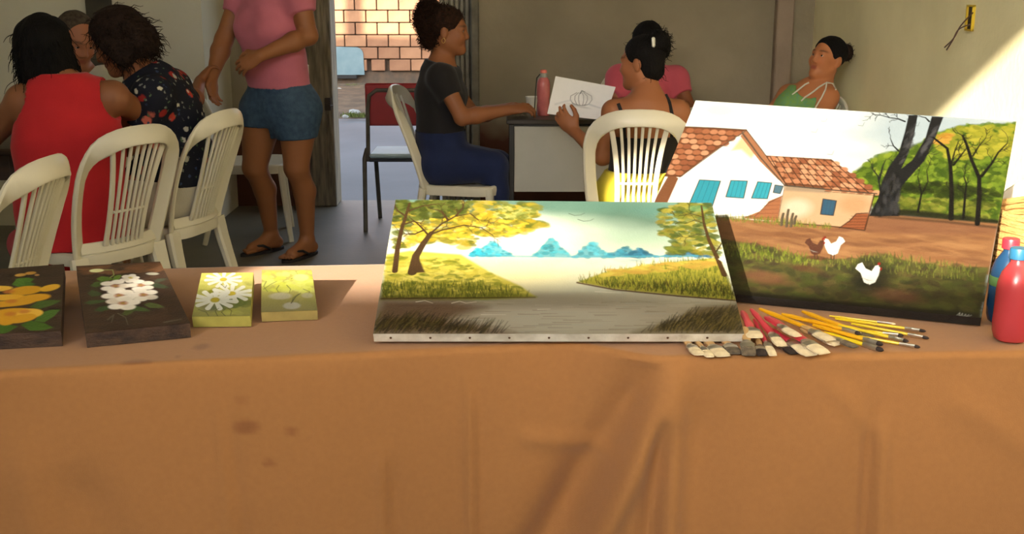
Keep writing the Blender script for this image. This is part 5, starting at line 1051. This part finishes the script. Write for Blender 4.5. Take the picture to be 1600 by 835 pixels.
# ---- woman in black camisole and yellow skirt, seen from behind, holding up a drawing
Y0 = float(CF[1])+.03
J = dict(fwd=(-.12, .99, 0), hf=(-.86, .48, -.10), hu=(.08, 0, 1), pelvis=dz(1004, 300), waist=dz(1006, 258), chest=dz(1008, 208, .02), neck=dz(1011, 152, .05), head=dz(1003, 98, .09),
    shL=dz(958, 174, .04), shR=dz(1060, 174, .04), elL=dz(941, 246, .02), elR=dz(1066, 250, .06), wrL=dz(896, 204, .22), wrR=dz(1030, 230, .30), hipL=dz(980, 306), hipR=dz(1030, 306), knL=dz(970, 300, .40), knR=dz(1035, 300, .40))
J.update(anL=V3(J['knL'][0], J['knL'][1]+.05, .085), anR=V3(J['knR'][0], J['knR'][1]+.05, .085)); J.update(toL=V3(J['anL'][0]-.02, J['anL'][1]+.17, 0), toR=V3(J['anR'][0]+.02, J['anR'][1]+.17, 0))
J.update(hdL=dz(872, 176, .25)-J['wrL'], hnL=(-.5, -.75, .1), hkL=dict(curl=(.35, .5, .4), thumb=.2), hdR=(-.3, 1, .1), hnR=(0, 0, 1))
z = dict(seat=.433, hip=.160, wst=.128, cst=.135, arm=.92, thi=1.0, bust=.95, q=.74, head=.98)
M_yel = fabric('yellow_cotton', (214, 196, 60), var=.08); topZ = dz(1010, 212)[2]; botZ = dz(1010, 268)[2]
clothes = [dict(name='camisole', mat=M_black, noise=(.0015, 40, 3), pieces=[dict(on=['torso', 'shoulders'], inf=.010, cuts=[below(topZ), above(botZ-.01)])]),
    dict(name='skirt', mat=M_yel, noise=(.0035, 26, 9), pieces=[dict(on=['torso', 'thR', 'thL'], inf=.020, extra=[El('x', dz(1004, 306, -.02), (.20, .15, .10), None, .06)], cuts=[below(botZ+.008), side(J['knL']+V3(0, -.06, 0), (0, 1, 0))])])]
hair = [dict(ell=CAP+[((.0, -.045, -.035), (.064, .058, .055), .03)], cuts=[cap_cut(.046)], mat=M_hairs['black'], noise=(.002, 90, 4), strands=[dict(n=200, len=.03, r=.0014, curl=.004, freq=4, out=.1, dir=(.2, -.2, -.3), seed=7, rand=.25)]),
    dict(name='hair_bun', ell=[((.0, -.085, .085), (.062, .050, .052), .02), ((.035, -.075, .055), (.05, .045, .05), .02)], noise=(.006, 90, 8), mat=M_hairs['black'], strands=[dict(n=300, len=.026, r=.0016, curl=.005, freq=6, out=.45, seed=9, rand=.6)])]
person3, J3, fr3, P3 = human('woman in black camisole and yellow skirt seen from behind, holding a drawing', J, z, (156, 99, 64), clothes, hair)
BP = [q for q in body_prims(J3, z) if q['n'] in ('torso', 'shoulders', 'neck', 'uaR', 'uaL')]
for pts in ([(962, 153), (966, 162), (972, 178), (975, 198), (976, 216)], [(1040, 148), (1046, 160), (1050, 178), (1050, 198), (1049, 216)]):
    obj('camisole_strap', MB().sweep([h_ for h_ in (hit(BP, *q, .004) for q in pts) if h_ is not None], RND(.015, .006, .5), up=(0, -1, 0)), M_black, person3)
c = P3(.05, -.115, .075)
tag(obj('hair_clip', MB().box((-.022, -.008, -.020), (.022, .008, .020), .006, rot=fr3.T).verts() is None and MB() or MB().add(MB().box((-.012, -.006, -.022), (.012, .006, .022), .005, rot=fr3.T).verts()+dz(1021, 66, .0), MB().box((-1, -1, -1), (1, 1, 1), .1).f), mat('clip_white', (206, 206, 200), .4)), 'white hair clip in the dark bun of the woman holding the drawing', 'hair clip')
# the drawing of a pumpkin on white paper
PQ = [(868, 119), (962, 136), (944, 188), (855, 178)]; pO = dz(905, 150, .28); pN = nrm((-.10, -1, .35))
A = Art(PQ, 150, 100, (222, 220, 218)); g_ = (92, 92, 96)
for rx in (4, 10, 17): 
    for sg in (-1, 1): A.line([(908+sg*rx*.4, 145), (908+sg*rx*.95, 150), (908+sg*rx, 156), (908+sg*rx*.7, 163), (908+sg*rx*.3, 165)], 1.1, 1.1, g_, .75, .8)
A.line([(894, 161), (906, 165), (918, 164)], 1.2, 1, g_, .7); A.line([(907, 146), (909, 142), (914, 144)], 1.8, 1.4, (70, 74, 70), .9); A.ell((918, 150), 10, 6, (176, 176, 174), .4, .35, .8); A.line([(868, 163), (885, 158), (893, 157)], 3, 2, (186, 188, 192), .6, 2); A.line([(920, 163), (938, 169)], 3, 2, (170, 174, 180), .6, 2); A.ell((905, 166), 18, 2, (160, 160, 160), .1, .5, .8)
t = thing('pumpkin_drawing', 'white paper sheet with a pencil drawing of a pumpkin, held up over the desk', 'drawing', tuple(onP(905, 184, pO, pN)))
slab(A, pO, pN, .0012, t, 'drawn_face', 'paper_sheet', mat('paper', (224, 222, 216), .8, var=.02))

# ---- woman in pink behind the desk, mostly hidden
Y0 = 6.48
J = dict(fwd=(-.1, -1, 0), hf=(-.5, -.8, -.45), pelvis=V3(.74, Y0+.08, .50), waist=V3(.735, Y0+.06, .62), chest=V3(.73, Y0+.02, .79), neck=V3(.73, Y0, .965), head=W(1012, 70, Y0-.04),
    shR=dz(966, 122, 0), shL=dz(1056, 122, 0), elR=dz(955, 168, -.06), elL=dz(1078, 172, -.08), wrR=dz(975, 172, -.26), wrL=dz(1040, 176, -.28), hipR=V3(.65, Y0+.06, .52), hipL=V3(.83, Y0+.06, .52), knR=V3(.62, Y0-.36, .52), knL=V3(.86, Y0-.36, .52))
J.update(anR=V3(.62, Y0-.33, .085), anL=V3(.86, Y0-.33, .085), toR=V3(.62, Y0-.48, 0), toL=V3(.86, Y0-.48, 0), hdR=(.4, -1, 0), hnR=(0, 0, 1), hdL=(-.4, -1, 0), hnL=(0, 0, 1))
J['wrR'][2] = J['wrL'][2] = DZT+.035
z = dict(seat=.433, hip=.150, wst=.125, cst=.135, arm=1.0, thi=1.0, bust=1.0, q=.76)
M_pink2 = fabric('rose_cotton', (186, 82, 96), var=.1); clothes = [dict(name='t_shirt', mat=M_pink2, noise=(.002, 34, 3), pieces=[dict(on=['torso', 'shoulders', 'neck'], inf=.013, cuts=[above(.50), outside(J['neck']+V3(0, -.04, .06), .10), below(J['neck'][2]+.01)])]+[dict(on=['ua'+S], inf=.011, cuts=[side(*sl(S, .5))]) for S in 'RL']),
    dict(name='trousers', mat=M_navy, pieces=[dict(on=['torso', 'thR', 'thL', 'calfR', 'calfL'], inf=.014, cuts=[below(.53), above(.1)])])]
hair = [dict(ell=CAP+[((0, -.06, -.03), (.06, .06, .07), .03)], cuts=[cap_cut(.05)], mat=M_hairs['black'], noise=(.002, 90, 4), strands=[dict(n=200, len=.03, r=.0015, curl=.004, freq=4, out=.15, dir=(0, 0, -.4), seed=3, rand=.25)])]
human('woman in rose T-shirt hidden behind the woman holding the drawing', J, z, (140, 86, 58), clothes, hair, h=.007)
place_chair('white plastic chair under the woman in rose T-shirt behind the desk', (.74, Y0+.16), 180)

# ---- woman in green tank top by the right wall
Y0 = 6.30
J = dict(fwd=(-.72, -.69, 0), hf=(-.80, -.52, .22), hu=(.25, .1, 1), pelvis=V3(1.52, 6.38, .52), waist=V3(1.51, 6.36, .63), chest=dz(1262, 172, .02), neck=dz(1281, 134, 0), head=dz(1293, 92, 0),
    shL=dz(1294, 152, -.10), shR=dz(1232, 148, .12), elL=V3(1.60, 6.05, .60), elR=V3(1.34, 6.32, .60), wrL=V3(1.42, 5.93, .56), wrR=V3(1.22, 6.16, .56), hipL=V3(1.56, 6.28, .52), hipR=V3(1.44, 6.42, .52), knL=V3(1.32, 5.98, .52), knR=V3(1.16, 6.12, .52))
J.update(anL=V3(1.32, 5.98, .085), anR=V3(1.16, 6.12, .085), toL=V3(1.21, 5.87, 0), toR=V3(1.05, 6.01, 0), hdL=(-.7, -.5, 0), hnL=(0, 0, 1), hdR=(-.7, -.7, 0), hnR=(0, 0, 1))
z = dict(seat=.433, hip=.150, wst=.125, cst=.132, arm=1.05, thi=1.0, bust=1.0, q=.76, lip=(150, 70, 62))
M_green = mat('green_print', (120, 158, 70), .85, scale=60, rgb2=(96, 150, 110), bump=.1, bscale=200); M_trim = fabric('white_trim', (206, 206, 190))
nk = J['neck']
clothes = [dict(name='tank_top', mat=M_green, pieces=[dict(on=['torso', 'shoulders', 'neck'], inf=.009, cuts=[above(.53), outside(nk+V3(-.05, -.05, .035), .105), outside(J['shL']+V3(.02, -.02, .0), .088), outside(J['shR']+V3(-.02, .02, .0), .088), below(nk[2]+.0)])]),
    dict(name='trousers', mat=M_navy, pieces=[dict(on=['torso', 'thR', 'thL', 'calfR', 'calfL'], inf=.014, cuts=[below(.56), above(.1)])])]
hair = [dict(ell=CAP, cuts=[cap_cut(.044)], mat=M_hairs['black'], noise=(.0012, 120, 4)), dict(name='hair_bun', ell=[((0, -.124, .060), (.046, .040, .046), .02)], noise=(.005, 120, 8), mat=M_hairs['brown'], strands=[dict(n=160, len=.016, r=.0015, curl=.004, freq=8, out=.8, seed=9, rand=.6, seg=5)])]
person5, J5, fr5, P5 = human('smiling woman in green tank top leaning back against the right wall', J, z, (178, 114, 72), clothes, hair)
BP = [q for q in body_prims(J5, z) if q['n'] in ('torso', 'shoulders', 'neck', 'uaR', 'uaL')]
for pts in ([(1306, 140), (1302, 131), (1292, 129), (1280, 136), (1270, 144), (1258, 152), (1252, 158)], [(1238, 148), (1248, 140), (1258, 132), (1264, 129)], [(1292, 129), (1290, 140), (1284, 152), (1278, 162), (1272, 172)]):
    obj('strap_trim', MB().tube([h_ for h_ in (hit(BP, *q, .010) for q in pts) if h_ is not None], .0045, 6), M_trim, person5, smooth=True)

# ---- woman in red, seen from behind at the left
Y0 = float(CB[1])-.02
J = dict(fwd=(-.45, .89, 0), hf=(-.55, .8, -.25), hu=(-.15, .15, 1), pelvis=dz(118, 398, 0), waist=dz(112, 318, 0), chest=dz(108, 222, .02), neck=dz(96, 128, .04), head=dz(66, 78, .10),
    shL=dz(36, 158, .0), shR=dz(176, 152, .06), elL=dz(-22, 222, .10), elR=dz(212, 172, .24), wrL=dz(-60, 235, .32), wrR=dz(170, 200, .42), hipL=dz(80, 408, .02), hipR=dz(150, 404, .08), knL=dz(40, 380, .42), knR=dz(120, 372, .46))
J.update(anL=V3(J['knL'][0]-.02, J['knL'][1]+.02, .085), anR=V3(J['knR'][0]-.02, J['knR'][1]+.02, .085)); J.update(toL=J['anL']+V3(-.08, .14, -.085), toR=J['anR']+V3(-.06, .15, -.085))
J['wrL'][2] = .80; J.update(hdL=(-.5, 1, -.1), hnL=(0, 0, 1), hdR=(-.7, .6, 0), hnR=(0, 0, 1))
z = dict(seat=.433, hip=.195, wst=.180, cst=.178, arm=1.18, thi=1.15, bust=1.2, q=.72, head=1.03)
M_red = fabric('red_cotton', (186, 38, 44), var=.07); nk = J['neck']
clothes = [dict(name='tank_dress', mat=M_red, h=.0065, noise=(.0028, 22, 3), pieces=[dict(on=['torso', 'shoulders', 'neck'], inf=.012, extra=[El('x', J['pelvis']+V3(0, 0, -.02), (.22, .19, .13), None, .06)], cuts=[outside(J['shL']+V3(-.03, 0, .0), .105), outside(J['shR']+V3(.045, 0, .01), .098), outside(nk+V3(-.02, .03, .09), .105), below(nk[2]+.035)]), dict(on=['thR', 'thL'], inf=.018, cuts=[side(J['knL']+V3(0, -.05, 0), (0, 1, 0))])])]
hair = [dict(ell=CAP+[((0, -.03, .02), (.098, .104, .105), .03), ((.01, -.055, -.075), (.092, .075, .085), .04), ((-.055, -.02, -.07), (.055, .065, .09), .03)], cuts=[cap_cut(.05, slope=.9)], mat=M_hairs['black'], noise=(.006, 60, 4),
    strands=[dict(n=700, len=.06, r=.0022, curl=.005, freq=3, out=.12, dir=(0, 0, -1.0), seed=3, rand=.25), dict(n=160, len=.14, r=.0020, curl=.008, freq=2.2, out=.2, dir=(-.2, -.1, -1.2), seed=13, rand=.3, where=lambda x, y, z_: z_ < -.05 and x < .0)])]
person6, J6, fr6, P6_ = human('woman in red sleeveless dress seen from behind at the left', J, z, (140, 90, 60), clothes, hair, h=.0065)

# ---- woman in dark floral blouse
Y0 = float(CC[1])-.02
J = dict(fwd=(-.90, .20, 0), hf=(-.86, -.05, -.45), hu=(-.35, 0, 1), pelvis=V3(CC[0]-.02, CC[1]+.01, .53), waist=dz(282, 268, .02), chest=dz(258, 186, .02), neck=dz(220, 118, .0), head=dz(184, 66, .0),
    shL=dz(238, 150, -.17), shR=dz(270, 138, .15), elL=dz(212, 225, -.16), elR=dz(296, 168, .30), wrL=dz(165, 235, -.05), wrR=dz(318, 132, .62), hipL=V3(CC[0]-.03, CC[1]-.08, .525), hipR=V3(CC[0]-.02, CC[1]+.11, .525), knL=dz(180, 340, -.02), knR=dz(190, 335, .20))
J.update(anL=V3(J['knL'][0]-.02, J['knL'][1], .085), anR=V3(J['knR'][0]-.02, J['knR'][1], .085)); J.update(toL=J['anL']+V3(-.16, .02, -.085), toR=J['anR']+V3(-.16, .02, -.085))
J['wrR'] = J1['wrR']+V3(-.050, -.035, -.012); J['elR'] = J['shR']*.42+J['wrR']*.58+V3(.02, -.05, -.10)
J.update(hdL=(-1, .1, 0), hnL=(0, 0, 1), hdR=(.35, .35, .55), hnR=(-.8, -.45, .2), hkR=dict(curl=(.5, .7, .5), thumb=.9))
z = dict(seat=.433, hip=.168, wst=.160, cst=.155, arm=1.05, thi=1.1, bust=1.1, q=.78, head=1.03)
# print of red, pink and white flowers on dark blue: cells of a Voronoi texture
def floral():
    m = bpy.data.materials.new('floral_print'); m.use_nodes = True; n = m.node_tree.nodes; L = m.node_tree.links; b = n['Principled BSDF']; b.inputs['Roughness'].default_value = .85; b.inputs['Specular IOR Level'].default_value = .2
    tc = n.new('ShaderNodeTexCoord'); last = None; base = (*lin((26, 28, 40)), 1)
    prev = n.new('ShaderNodeRGB'); prev.outputs[0].default_value = base; cur = prev.outputs[0]
    for sc, r0, r1, cols, seed, thr in ((17, .16, .26, [(150, 44, 40), (176, 60, 48), (190, 100, 84)], 0, .45), (22, .10, .18, [(200, 196, 180), (176, 178, 170), (206, 200, 186)], 3.3, .35), (44, .10, .2, [(78, 98, 74), (52, 66, 96), (120, 124, 120)], 7.1, .5)):
        mp = n.new('ShaderNodeMapping'); mp.inputs['Location'].default_value = (seed, seed*.7, seed*1.3); L.new(tc.outputs['Object'], mp.inputs[0])
        nz = n.new('ShaderNodeTexNoise'); nz.inputs['Scale'].default_value = sc*2.2; L.new(mp.outputs[0], nz.inputs['Vector']); ad = n.new('ShaderNodeVectorMath'); ad.operation = 'MULTIPLY_ADD'; ad.inputs[1].default_value = (.018,)*3; L.new(nz.outputs['Color'], ad.inputs[0]); L.new(mp.outputs[0], ad.inputs[2])
        vo = n.new('ShaderNodeTexVoronoi'); vo.inputs['Scale'].default_value = sc; L.new(ad.outputs[0], vo.inputs['Vector']); mr = n.new('ShaderNodeMapRange'); mr.inputs['From Min'].default_value = r1+.12; mr.inputs['From Max'].default_value = r0+.12; L.new(vo.outputs['Distance'], mr.inputs['Value'])
        sp = n.new('ShaderNodeSeparateColor'); L.new(vo.outputs['Color'], sp.inputs[0]); cmpn = n.new('ShaderNodeMath'); cmpn.operation = 'LESS_THAN'; cmpn.inputs[1].default_value = thr; L.new(sp.outputs[0], cmpn.inputs[0]); mu = n.new('ShaderNodeMath'); mu.operation = 'MULTIPLY'; L.new(mr.outputs[0], mu.inputs[0]); L.new(cmpn.outputs[0], mu.inputs[1])
        rp = n.new('ShaderNodeValToRGB'); rp.color_ramp.interpolation = 'CONSTANT'; rp.color_ramp.elements[0].color = (*lin(cols[0]), 1); rp.color_ramp.elements[1].position = .66; rp.color_ramp.elements[1].color = (*lin(cols[2]), 1); e = rp.color_ramp.elements.new(.33); e.color = (*lin(cols[1]), 1); L.new(sp.outputs[1], rp.inputs[0])
        mx = n.new('ShaderNodeMix'); mx.data_type = 'RGBA'; L.new(mu.outputs[0], mx.inputs['Factor']); L.new(cur, mx.inputs['A']); L.new(rp.outputs[0], mx.inputs['B']); cur = mx.outputs['Result']
    L.new(cur, b.inputs['Base Color']); return m
M_flor = floral(); M_beige = fabric('beige_trousers', (186, 180, 164), var=.06); nk = J['neck']
clothes = [dict(name='floral_blouse', mat=M_flor, noise=(.004, 24, 3), pieces=[dict(on=['torso', 'shoulders', 'neck'], inf=.020, cuts=[above(.595), outside(nk+V3(-.07, 0, .06), .085), side(nk+V3(0, 0, .015), (-.55, 0, .85))])]+[dict(on=['ua'+S], inf=.020, cuts=[side(*sl(S, .62))]) for S in 'RL']),
    dict(name='trousers', mat=M_beige, noise=(.003, 26, 7), pieces=[dict(on=['torso', 'thR', 'thL', 'calfR', 'calfL'], inf=.020, extra=[El('x', J['pelvis']+V3(.01, 0, -.01), (.15, .19, .10), None, .06)], cuts=[below(.625), above(.12)])])]
hair = [dict(ell=CAP+[((0, -.03, .03), (.098, .110, .098), .03), ((0, -.085, -.03), (.088, .065, .085), .03), ((-.06, .0, -.03), (.045, .065, .075), .03), ((.06, .0, -.03), (.045, .065, .075), .03)], cuts=[cap_cut(.062, slope=.7)], mat=M_hairs['brown'], noise=(.007, 55, 6),
    strands=[dict(n=900, len=.05, r=.0020, curl=.006, freq=4, out=.15, dir=(.25, 0, -.6), seed=3, rand=.3)])]
person7, J7, fr7, P7_ = human('woman in dark floral blouse leaning forward and holding the standing woman\'s wrist', J, z, (148, 93, 60), clothes, hair, h=.0065)

# ---- older person in white shirt across the table
Y0 = 5.32
J = dict(fwd=(.25, -.95, 0), hf=(.62, -.60, -.42), hu=(.1, 0, 1), pelvis=dz(110, 268, .15), waist=dz(112, 225, .12), chest=dz(116, 170, .06), neck=dz(124, 112, .02), head=dz(118, 62, -.02),
    shR=dz(72, 134, .05), shL=dz(166, 128, .0), elR=dz(62, 195, -.05), elL=dz(176, 190, -.10), wrR=dz(90, 205, -.26), wrL=dz(150, 205, -.28), hipR=dz(85, 272, .12), hipL=dz(140, 272, .12), knR=dz(80, 290, -.28), knL=dz(150, 290, -.30))
J.update(anR=V3(J['knR'][0], J['knR'][1], .085), anL=V3(J['knL'][0], J['knL'][1], .085)); J.update(toR=J['anR']+V3(.03, -.16, -.085), toL=J['anL']+V3(.05, -.16, -.085), hdR=(.3, -1, 0), hnR=(0, 0, 1), hdL=(-.2, -1, 0), hnL=(0, 0, 1))
z = dict(seat=.433, hip=.155, wst=.150, cst=.150, arm=1.05, thi=1.0, q=.76, head=1.02); nk = J['neck']
M_white = fabric('white_shirt', (206, 206, 198), var=.04); M_grey = fabric('grey_trousers', (86, 84, 82))
clothes = [dict(name='shirt', mat=M_white, noise=(.002, 30, 3), pieces=[dict(on=['torso', 'shoulders', 'neck'], inf=.015, cuts=[above(J['pelvis'][2]), outside(nk+V3(.02, -.05, .06), .085), below(nk[2]+.02)])]+[dict(on=['ua'+S], inf=.014, cuts=[side(*sl(S, .6))]) for S in 'RL']),
    dict(name='trousers', mat=M_grey, pieces=[dict(on=['torso', 'thR', 'thL', 'calfR', 'calfL'], inf=.014, cuts=[below(J['pelvis'][2]+.04), above(.1)])])]
hair = [dict(ell=[((0, -.016, .040), (.079, .096, .084), .02)], cuts=[cap_cut(.03, slope=.35)], mat=M_hairs['grey'], noise=(.0012, 120, 4))]
human('older person in white shirt with thinning grey hair, behind the woman in red', J, z, (164, 106, 76), clothes, hair, h=.007)
place_chair('white plastic chair under the older person in white shirt', (J['pelvis'][0]-.02, J['pelvis'][1]+.06), 180)
